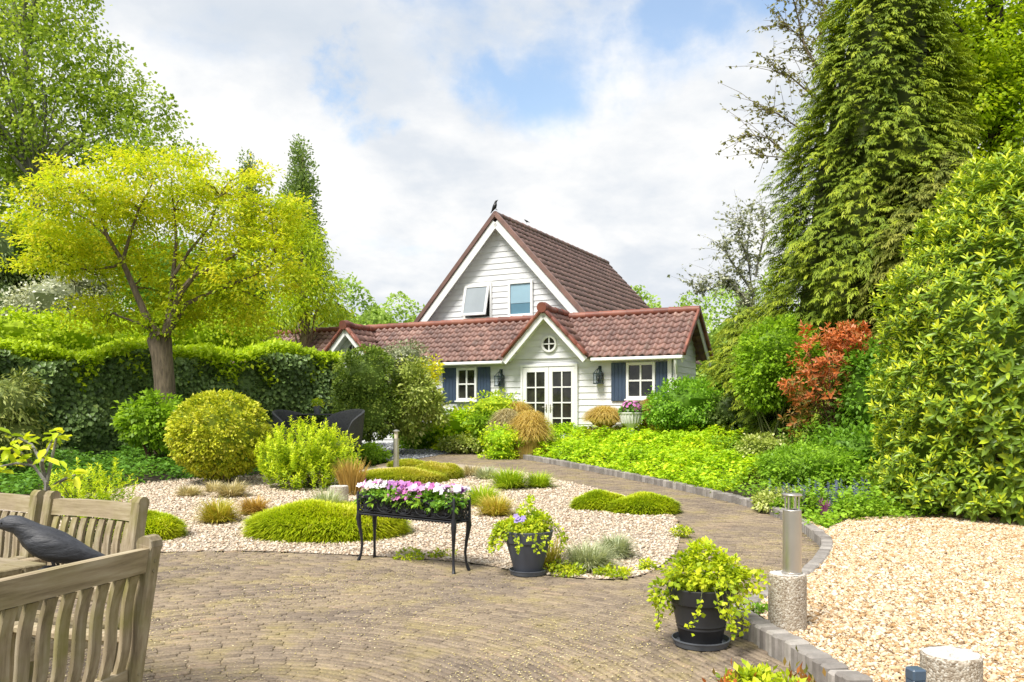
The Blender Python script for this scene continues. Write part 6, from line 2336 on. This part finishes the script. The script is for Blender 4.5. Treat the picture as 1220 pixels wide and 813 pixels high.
# ------------------------------------------------------------------ iron flower stand
def planter():
    a = ground(539, 684); b = ground(428, 668)
    A, Bv = Vector((a.x, a.y)), Vector((b.x, b.y))
    d = (A - Bv); L = d.length + .03; d.normalize()
    back = Vector((-d.y, d.x))
    Wd = .21
    c = (A + Bv) / 2 + back * (Wd / 2)
    t = empty("flower_stand", (c.x, c.y, 0), math.atan2(d.y, d.x), "ornate black cast iron flower stand on four curved legs, filled with pink and white petunias", "planter")
    z0, z1 = .425, .595
    for sx in (-1, 1):
        for sy in (-1, 1):
            l = MB()
            pr = [(z0 + .02, .012, .021), (z0 - .04, .017, .024), (.33, .012, .019), (.24, .001, .014), (.15, -.006, .0115), (.07, .000, .0115), (.025, .010, .014), (.0, .018, .016)]
            l.tube([(sx * (L / 2 - .02 + o_), sy * (Wd / 2 - .02 + o_), z) for z, o_, r in pr], [r for z, o_, r in pr], 8)
            l.build("leg", M["black_iron"], t, True)
    f = MB()
    for sx in (-1, 1):
        for sy in (-1, 1):
            f.tube([(sx * L / 2, sy * Wd / 2, z0 - .01), (sx * L / 2, sy * Wd / 2, z1 + .02), (sx * L / 2, sy * Wd / 2, z1 + .035)], [.013, .012, .003], 8)
    for zz, r in ((z0, .009), (z0 + .022, .005), (z1 - .005, .008)):
        for sy in (-1, 1): f.tube([(-L / 2, sy * Wd / 2, zz), (L / 2, sy * Wd / 2, zz)], r, 6)
        for sx in (-1, 1): f.tube([(sx * L / 2, -Wd / 2, zz), (sx * L / 2, Wd / 2, zz)], r, 6)
    f.box((0, 0, z0 - .004), (L - .03, Wd - .03, .008))
    f.build("frame", M["black_iron"], t, True)

    def panel(p0, p1, n, name):
        """open scrollwork: fan medallions with curls between and a scalloped hem"""
        m = MB()
        p0, p1 = Vector(p0), Vector(p1)
        u = (p1 - p0); L_ = u.length; u.normalize()

        def q(s, z): return p0 + u * s + Vector((0, 0, z))
        zc = (z0 + z1) / 2 + .008
        w = L_ / n
        for i in range(n):
            s0 = w * (i + .5)
            rx, rz = w * .42, .062
            m.tube([q(s0 + rx * math.cos(2 * math.pi * k / 16), zc + rz * math.sin(2 * math.pi * k / 16)) for k in range(17)], .0055, 5, False)
            for k in range(9):
                an = math.pi * k / 8
                m.tube([q(s0, zc - .03), q(s0 + rx * .85 * math.cos(an), zc - .03 + .085 * math.sin(an) * (.5 + .5 * abs(math.sin(an))))], .004, 4)
            m.tube([q(s0 + .3 * rx * math.cos(2 * math.pi * k / 8), zc - .035 + .018 * math.sin(2 * math.pi * k / 8)) for k in range(9)], .006, 5, False)
            for e in (-1, 1):
                for zz in (zc + .045, zc - .05):
                    m.tube([q(s0 + e * w * .46 + .014 * math.cos(k * .9), zz + .014 * math.sin(k * .9)) for k in range(7)], .004, 4, False)
        k = int(L_ / .035)
        for i in range(k):
            s0 = L_ * (i + .5) / k
            m.tube([q(s0 + .014 * math.cos(an), z0 + .004 - .016 * math.sin(an)) for an in (0, .6, 1.2, 1.9, 2.5, 3.14)], .0035, 4, False)
        m.build(name, M["black_iron"], t, True)
    panel((-L / 2, -Wd / 2, 0), (L / 2, -Wd / 2, 0), 5, "scrollwork")
    panel((-L / 2, Wd / 2, 0), (L / 2, Wd / 2, 0), 5, "scrollwork")
    panel((-L / 2, -Wd / 2, 0), (-L / 2, Wd / 2, 0), 2, "scrollwork")
    panel((L / 2, -Wd / 2, 0), (L / 2, Wd / 2, 0), 2, "scrollwork")
    b = MB()
    b.box((0, 0, z0 + .075), (L - .06, Wd - .05, .14), None, .01)
    b.build("trough", M["liner"], t)
    s = MB(); s.box((0, 0, z0 + .146), (L - .09, Wd - .08, .02)); s.build("soil", M["soil"], t)
    g = Foliage()
    bl = [(x, y, z1 + .0, .13, .11, .075) for x in np.linspace(-L / 2 + .08, L / 2 - .10, 9) for y in (-.05, .05)]
    clumped(g, bl, 330, .045, 12, .04, .025, shell=.3, droop=.1, mean=.5)
    g.build("foliage", M["flower_green"], t)
    kinds = {"petal_white": [], "petal_pink": [], "petal_purple": []}
    for i in range(330):
        x = random.uniform(-L / 2 + .0, L / 2 - .0)
        y = random.uniform(-Wd / 2 - .03, Wd / 2 + .03)
        zz = z1 + .045 + .065 * math.sqrt(max(0, 1 - (y / .2) ** 2)) * random.uniform(.5, 1.1)
        k = (x + L / 2) / L + random.gauss(0, .05)
        if k < .24: key = random.choice(("petal_white", "petal_white", "petal_white", "petal_pink"))
        elif k < .36: key = random.choice(("petal_purple", "petal_purple", "petal_pink"))
        elif k < .60: key = random.choice(("petal_pink", "petal_pink", "petal_pink", "petal_pink", "petal_purple")); zz -= random.random() * .09 * (y < -.03)
        elif k < .70: key = random.choice(("petal_purple", "petal_pink", "petal_white"))
        else: key = random.choice(("petal_white", "petal_white", "petal_white", "petal_pink", "petal_purple"))
        if k > .66 and y < -.02 and random.random() < .6: continue
        if k < .3 and y < -.05 and random.random() < .5: continue
        kinds[key].append((x, y, zz))
    for key, pl in kinds.items():
        ff = Foliage()
        P = np.array(pl); n = len(P)
        Nn = norm(UP * .6 + np.stack([P[:, 0] * .3, P[:, 1] * 3 - .45, np.zeros(n)], 1) + unit_rand(n) * .45)
        flowers(ff, P, Nn, .062, RNG.random(n))
        o = ff.build("blossoms", M[key], t)
        o["label"] = {"petal_white": "white petunia flowers", "petal_pink": "bright pink petunia flowers", "petal_purple": "dark purple petunia flowers"}[key]


planter()


# ------------------------------------------------------------------ flower pots
def trailing(fol, n, r, z, drop, L, lean=None, mb=None):
    """hanging strands with paired leaves over the rim"""
    for i in range(n):
        a = random.uniform(0, 2 * math.pi)
        if lean is not None and random.random() < .55: a = random.gauss(lean, .7)
        l = drop * random.uniform(.35, 1.1)
        k = max(int(l / .018), 4)
        sw = random.gauss(0, .25)
        pts = []
        for j in range(k):
            s = j / (k - 1)
            rr = r * (.62 + .75 * min(s * 2.2, 1) ** .6) + .03 * s
            zz = z + .06 * math.sin(min(s * 3, 1) * math.pi) - l * max(s - .18, 0) * 1.15
            aa = a + sw * s
            pts.append((rr * math.cos(aa), rr * math.sin(aa), zz))
        P = np.repeat(np.array(pts), 3, 0) + RNG.normal(size=(k * 3, 3)) * .008
        m = len(P)
        out = np.array([math.cos(a), math.sin(a), 0.])
        D = unit_rand(m) * .9 + out * .5
        s_ = RNG.uniform(.7, 1.25, m)
        fol.leaves(P, D, norm(out * .6 + UP * .6 + unit_rand(m) * .4), L * s_, L * .8 * s_, .5 + RNG.normal(size=m) * .22)
        if mb: mb.tube([Vector(q) for q in pts[::2]] if k > 5 else [Vector(q) for q in pts], .0022, 4)


def flower_pot(name, label, g, rb, rt, h, mat, saucer_mat, foliage, trail, tall, extra=None, bands=1):
    t = empty(name, g, 0, label, "flower pot")
    s = MB()
    s.lathe([(rb * 1.02, 0), (rb * 1.30, .004), (rb * 1.38, .034), (rb * 1.41, .036), (rb * 1.41, .042), (rb * 1.36, .043), (rb * 1.27, .016), (0.01, .014)], 40, close=False)
    s.build("saucer", M[saucer_mat], t, True)
    p = MB()
    zr = h * .74
    rm = rb + (rt - rb) * .74

    def at_(z): return rb + (rt - rb) * (z - .016) / (h - .016)
    prof = [(rb * .9, .017), (rb, .02)]
    if bands > 1:
        for q in (.30, .36):
            prof += [(at_(h * q), h * q), (at_(h * q) + .004, h * q + .004), (at_(h * q) + .004, h * q + .010), (at_(h * q + .014), h * q + .014)]
    prof += [(at_(zr) - .001, zr - .012), (at_(zr) + .001, zr - .004), (at_(zr) + .009, zr), (rt + .004, h - .012), (rt + .005, h - .004), (rt, h), (rt - .012, h), (rt - .016, h - .05), (0.01, h - .055)]
    p.lathe(prof, 48, close=False)
    p.build("pot", M[mat], t, True)
    so = MB(); so.lathe([(rt - .018, h - .045), (.01, h - .035)], 24, close=False); so.build("soil", M["soil"], t)
    f = Foliage(); st = MB()
    clumped(f, foliage, 170, .045, 13, .034, .025, shell=.35, droop=.0, mean=.55, up=.7)
    trailing(f, trail[0], rt, h, trail[1], .032, trail[2], st)
    f.build("foliage", M["creeping"], t)
    st.build("stem", M["stem_green"], t)
    if tall:
        e = Foliage()
        euph = tall
        n = 60
        P = np.zeros((n, 3)); a = RNG.uniform(0, 6.28, n)
        for (x, y, z, r) in euph:
            m = 55
            q = unit_rand(m) * r * RNG.random((m, 1)) ** .5 + np.array([x, y, z])
            e.leaves(q, unit_rand(m) + UP * .5, norm(UP + unit_rand(m) * .6), .045, .018, .6 + RNG.normal(size=m) * .2)
        e.build("tall_shoots", M["euphorbia"], t)
    if extra:
        e = Foliage()
        P = np.array(extra); n = len(P)
        flowers(e, P, norm(np.array([-.3, -.8, .5]) + unit_rand(n) * .3), .05, RNG.random(n))
        e.build("blossoms", M["petal_violet"], t)
    return t


g = ground(629, 684)
flower_pot("flower_pot", "dark grey flower pot with golden trailing plant, standing beside the iron stand", g, .112, .205, .365, "pot", "saucer",
           [(-.02, 0, .38, .18, .17, .07), (.10, .02, .42, .09, .09, .08), (-.17, -.02, .36, .10, .10, .05)], (26, .17, None), [(.03, .05, .47, .07), (.0, .06, .54, .06), (-.05, .05, .5, .05), (.09, .04, .47, .05), (.02, .06, .6, .04)],
           [(-.095, -.10, .45), (-.085, -.105, .475), (-.10, -.1, .49), (-.065, -.11, .46), (-.045, -.11, .46), (-.04, -.10, .475)])
g = ground(835, 768)
flower_pot("flower_pot", "black flower pot overflowing with yellow-green trailing leaves, standing near the kerb", g, .118, .185, .34, "pot_black", "saucer",
           [(0, 0, .41, .19, .17, .09), (-.12, -.02, .42, .12, .12, .09), (.13, .0, .40, .15, .14, .08), (.02, .02, .49, .11, .10, .07), (.25, -.02, .37, .10, .09, .06), (-.23, 0, .31, .06, .08, .10), (.17, .02, .45, .08, .08, .06)], (15, .22, -1.2), [(-.03, .02, .54, .05), (.04, 0, .55, .05), (.12, 0, .49, .05)], None, bands=2)


def corner_plant():
    p = at(915, 822, 3.0)
    t = empty("potted_heather", (p.x, p.y, 0), 0, "yellow-green leafy plant with reddish tips cut off by the bottom edge", "potted plant")
    m = MB(); m.lathe([(.10, 0), (.15, .27), (.16, .275), (.16, .29), (.14, .29), (.14, .25), (.01, .25)], 32, close=False); m.build("pot", M["pot_black"], t, True)
    f = Foliage()
    clumped(f, [(0, 0, .335, .15, .14, .075), (-.05, 0, .36, .08, .08, .05)], 150, .035, 14, .034, .017, shell=.3, mean=.6, up=.6)
    f.build("foliage", M["creeping"], t)
    r = Foliage()
    n = 90
    P = np.stack([RNG.normal(size=n) * .03 + np.where(RNG.random(n) < .6, .115, -.13), RNG.normal(size=n) * .05, .37 + RNG.normal(size=n) * .025], 1)
    r.leaves(P, unit_rand(n) * .5 + UP, unit_rand(n), .035, .014, .3 + RNG.normal(size=n) * .2)
    r.build("young_leaves", M["photinia"], t)


corner_plant()


def urn():
    d = 19.0
    o = base(752, d)
    t = empty("flower_urn", o, 0, "white pedestal urn with pink flowers standing in the green bed before the house", "urn")
    zt = at(752, 492, d).z - o.z
    m = MB()
    m.lathe([(.17, 0), (.17, .06), (.10, .10), (.075, .25), (.085, zt - .34), (.13, zt - .30), (.20, zt - .22), (.235, zt - .10), (.24, zt - .03), (.27, zt - .015), (.27, zt + .01), (.23, zt + .01), (.22, zt - .05), (.01, zt - .06)], 32, close=False)
    for k in range(20):
        a = 2 * math.pi * k / 20
        m.tube([(.20 * math.cos(a), .20 * math.sin(a), zt - .235), (.243 * math.cos(a), .243 * math.sin(a), zt - .10), (.248 * math.cos(a), .248 * math.sin(a), zt - .035)], .014, 5)
    m.build("urn", M["urn"], t, True)
    f = Foliage(); clumped(f, [(0, 0, zt + .07, .27, .25, .12)], 90, .07, 10, .06, .045, mean=.4); f.build("foliage", M["flower_green"], t)
    for key, n in (("petal_pink", 110), ("petal_white", 25)):
        p, nn = blob_surface((0, 0, zt + .11), (.26, .25, .17), n, .85)
        ok = p[:, 2] > zt + .04
        if key == "petal_white": ok &= p[:, 2] < zt + .18
        e = Foliage(); flowers(e, p[ok], nn[ok], .075, RNG.random(ok.sum()))
        q = e.build("blossoms", M[key], t)
        q["label"] = "pink flowers" if key == "petal_pink" else "white flowers low in the urn"


urn()


# ------------------------------------------------------------------ lamps and stone posts
def aggregate_post(t, name, r, z0, z1, top=True):
    m = MB()
    n, rows = 72, max(int((z1 - z0) / .009), 10)
    vs, fs = [], []
    for i in range(rows + 1):
        for k in range(n):
            a = 2 * math.pi * k / n
            rr = r + random.uniform(-.002, .002) - (.008 if i in (0, rows) else 0)
            vs.append((rr * math.cos(a), rr * math.sin(a), z0 + (z1 - z0) * i / rows + random.uniform(-.002, .002)))
    for i in range(rows):
        for k in range(n):
            fs.append((i * n + k, i * n + (k + 1) % n, (i + 1) * n + (k + 1) % n, (i + 1) * n + k))
    m.add(vs, fs, .5)
    o = m.build(name, M["aggregate"], t, True)
    c = MB()
    rings = [r - .006, r * .75, r * .45, r * .15]
    vs, fs = [], []
    for i, q in enumerate(rings):
        for k in range(36):
            a = 2 * math.pi * k / 36
            vs.append((q * math.cos(a), q * math.sin(a), z1 - .002 + random.uniform(-.003, .004)))
    for i in range(3):
        for k in range(36):
            fs.append((i * 36 + k, i * 36 + (k + 1) % 36, (i + 1) * 36 + (k + 1) % 36, (i + 1) * 36 + k))
    fs.append(tuple(range(108, 144)))
    c.add(vs, fs, .5)
    c.build("top_face", M["concrete_top"], t)
    return o


def garden_lamp():
    g = ground(938, 748, .075)
    t = empty("garden_lamp", (g.x, g.y, .02), 0, "stainless steel bollard lamp set in a pebbled concrete base by the kerb", "lamp")
    k = g.y / FPX
    zb = at(938, 683, g.y).z - .02
    zs = at(945, 607, g.y).z - .02
    zt = at(947, 588, g.y).z - .02
    aggregate_post(t, "concrete_base", .108, 0, zb)
    x = .028
    m = MB(); m.lathe([(.060, zb - .01), (.060, zb + .006), (.054, zb + .01), (.0535, zs - .004), (.050, zs), (.01, zs)], 36, (x, 0, 0), close=False); m.build("post", M["steel"], t, True)
    for q in range(4):
        a = math.pi / 4 + q * math.pi / 2
        r = MB(); r.tube([(x + .042 * math.cos(a), .042 * math.sin(a), zs - .002), (x + .042 * math.cos(a), .042 * math.sin(a), zt - .012)], .0045, 8); r.build("rod", M["steel"], t, True)
    gl = MB(); gl.lathe([(.028, zs), (.028, zt - .014)], 20, (x, 0, 0)); gl.build("glass", M["clear"], t, True)
    c = MB(); c.lathe([(.01, zt - .014), (.056, zt - .013), (.058, zt - .008), (.056, zt - .002), (.01, zt)], 36, (x, 0, 0)); c.build("cap", M["steel"], t, True)


garden_lamp()


def stone_post():
    p = at(1133, 778, 3.35)
    t = empty("concrete_post", (p.x, p.y, .06), 0, "short pebbled concrete cylinder in the bottom right corner of the drive", "bollard")
    aggregate_post(t, "post", .112, 0, p.z - .06)
    p = at(1091, 796, 3.15)
    s = empty("garden_socket", (p.x, p.y, .05), math.radians(8), "small blue-grey square post with a cream side plate, beside the concrete cylinder", "power post")
    z = p.z - .05
    m = MB(); m.box((0, 0, z / 2 - .02), (.052, .055, z - .04), None, .004); m.build("post", M["socket"], s)
    m = MB(); m.box((0, 0, z - .022), (.055, .058, .045), None, .006); m.build("cap", M["socket"], s)
    m = MB(); m.box((.036, .002, z / 2 - .03), (.014, .058, z - .06), None, .003); m.build("side_plate", M["cream"], s)
    g = ground(404, 601)
    t = empty("concrete_post", g, 0, "squat pale concrete post partly hidden behind the left end of the iron stand", "bollard")
    w = 11 * g.y / FPX
    aggregate_post(t, "post", w, -.02, 22 * g.y / FPX)


stone_post()


def path_lamp():
    d = 15.0
    o = base(472, d)
    t = empty("path_lamp", o, 0, "thin weathered path lamp post beside the slate gravel", "lamp")
    zt = at(472, 512, d).z - o.z
    m = MB(); m.tube([(0, 0, 0), (0, 0, zt - .16)], .052, 14); m.build("post", M["steel"], t, True)
    m = MB(); m.tube([(0, 0, zt - .16), (0, 0, zt - .04)], .034, 12); m.build("glass", M["cream"], t, True)
    m = MB(); m.lathe([(.01, zt - .04), (.062, zt - .04), (.062, zt - .02), (.01, zt)], 20); m.build("cap", M["steel"], t, True)


path_lamp()


# ------------------------------------------------------------------ wicker chairs and table by the hedge
def wicker_chair(name, label, o, rz, s=1.0, group="dark wicker chairs"):
    t = empty(name, o, rz, label, "chair", group)
    m = MB()
    n = 22
    vs, fs = [], []
    for i in range(n + 1):
        a = math.radians(-20) + math.radians(220) * i / n
        w = math.sin(math.pi * i / n)
        top = .66 + .34 * w ** .5
        for (r, z) in ((.36, .34), (.40, top * .75), (.42, top), (.385, top + .01), (.36, top - .03), (.33, .40)):
            vs.append((r * math.cos(a) * s, r * math.sin(a) * s, z * s))
    for i in range(n):
        for k in range(6):
            fs.append((i * 6 + k, i * 6 + (k + 1) % 6, (i + 1) * 6 + (k + 1) % 6, (i + 1) * 6 + k))
    fs += [(0, 1, 2, 3, 4, 5), tuple(range(n * 6, n * 6 + 6))[::-1]]
    m.add(vs, fs)
    m.build("backrest", M["rattan"], t, True)
    q = MB(); q.lathe([(.01, .34 * s), (.35 * s, .34 * s), (.36 * s, .38 * s), (.34 * s, .43 * s), (.01, .44 * s)], 28, close=False); q.build("seat", M["rattan"], t, True)
    for k in range(4):
        a = math.pi / 4 + k * math.pi / 2
        l = MB(); l.tube([(.27 * s * math.cos(a), .27 * s * math.sin(a), .36 * s), (.32 * s * math.cos(a), .32 * s * math.sin(a), 0)], [.03 * s, .022 * s], 8); l.build("leg", M["rattan"], t, True)
    return t


d = 16.6
o = at(404, 488, d); 
lift = o.z - 1.02 * 1.1
wz = float(hgt(d))
sheet_o = MB()
c1 = wicker_chair("wicker_chair", "dark round-backed wicker chair nearest the tall dark rounded bush", (at(406, 500, d).x, d, wz), math.radians(-40), 1.12)
c2 = copy_tree(c1)
c2.location = (at(352, 500, 17.4).x, 17.4, float(hgt(17.4)) - .04); c2.rotation_euler = (0, 0, math.radians(60)); c2["label"] = "dark wicker chair half hidden by the feathery perennial, left of the small table"
tt = empty("wicker_table", (at(382, 500, 17.6).x, 17.6, float(hgt(17.6))), 0, "dark low wicker table between the two dark chairs", "table")
m = MB(); m.box((0, 0, .98), (.95, .7, .03), None, .01); m.build("tabletop", M["rattan"], tt)
for sx in (-1, 1):
    for sy in (-1, 1):
        l = MB(); l.tube([(sx * .40, sy * .28, 0), (sx * .40, sy * .28, .965)], .025, 8); l.build("leg", M["rattan"], tt)
pp = empty("potted_plant", (at(378, 500, 17.6).x, 17.6, float(hgt(17.6)) + .995), 0, "small yellow-green plant in a grey pot on the dark wicker table", "potted plant")
m = MB(); m.lathe([(.06, 0), (.09, .16), (.085, .17), (.01, .16)], 20, close=False); m.build("pot", M["saucer"], pp, True)
f = Foliage(); clumped(f, [(0, 0, .22, .13, .13, .07)], 26, .04, 10, .05, .03, mean=.5); f.build("foliage", M["euphorbia"], pp)


def neighbour_roof():
    o = base(272, 33)
    t = empty("garden_shed", o, math.radians(-20), "grey roof of a neighbouring shed peeping through below the golden crown", "shed")
    z = at(272, 366, 33).z - o.z
    m = MB(); m.box((0, 0, (z - .7) / 2), (3.0, 2.6, z - .7)); m.build("wall", M["trim"], t)
    r = MB()
    for sg in (-1, 1):
        r.beam((0, sg * 1.6, z - 1.0), (0, 0.02 * sg, z), 3.4, .07, (0, 0, 1))
    r.build("roof", M["lead"], t)


neighbour_roof()
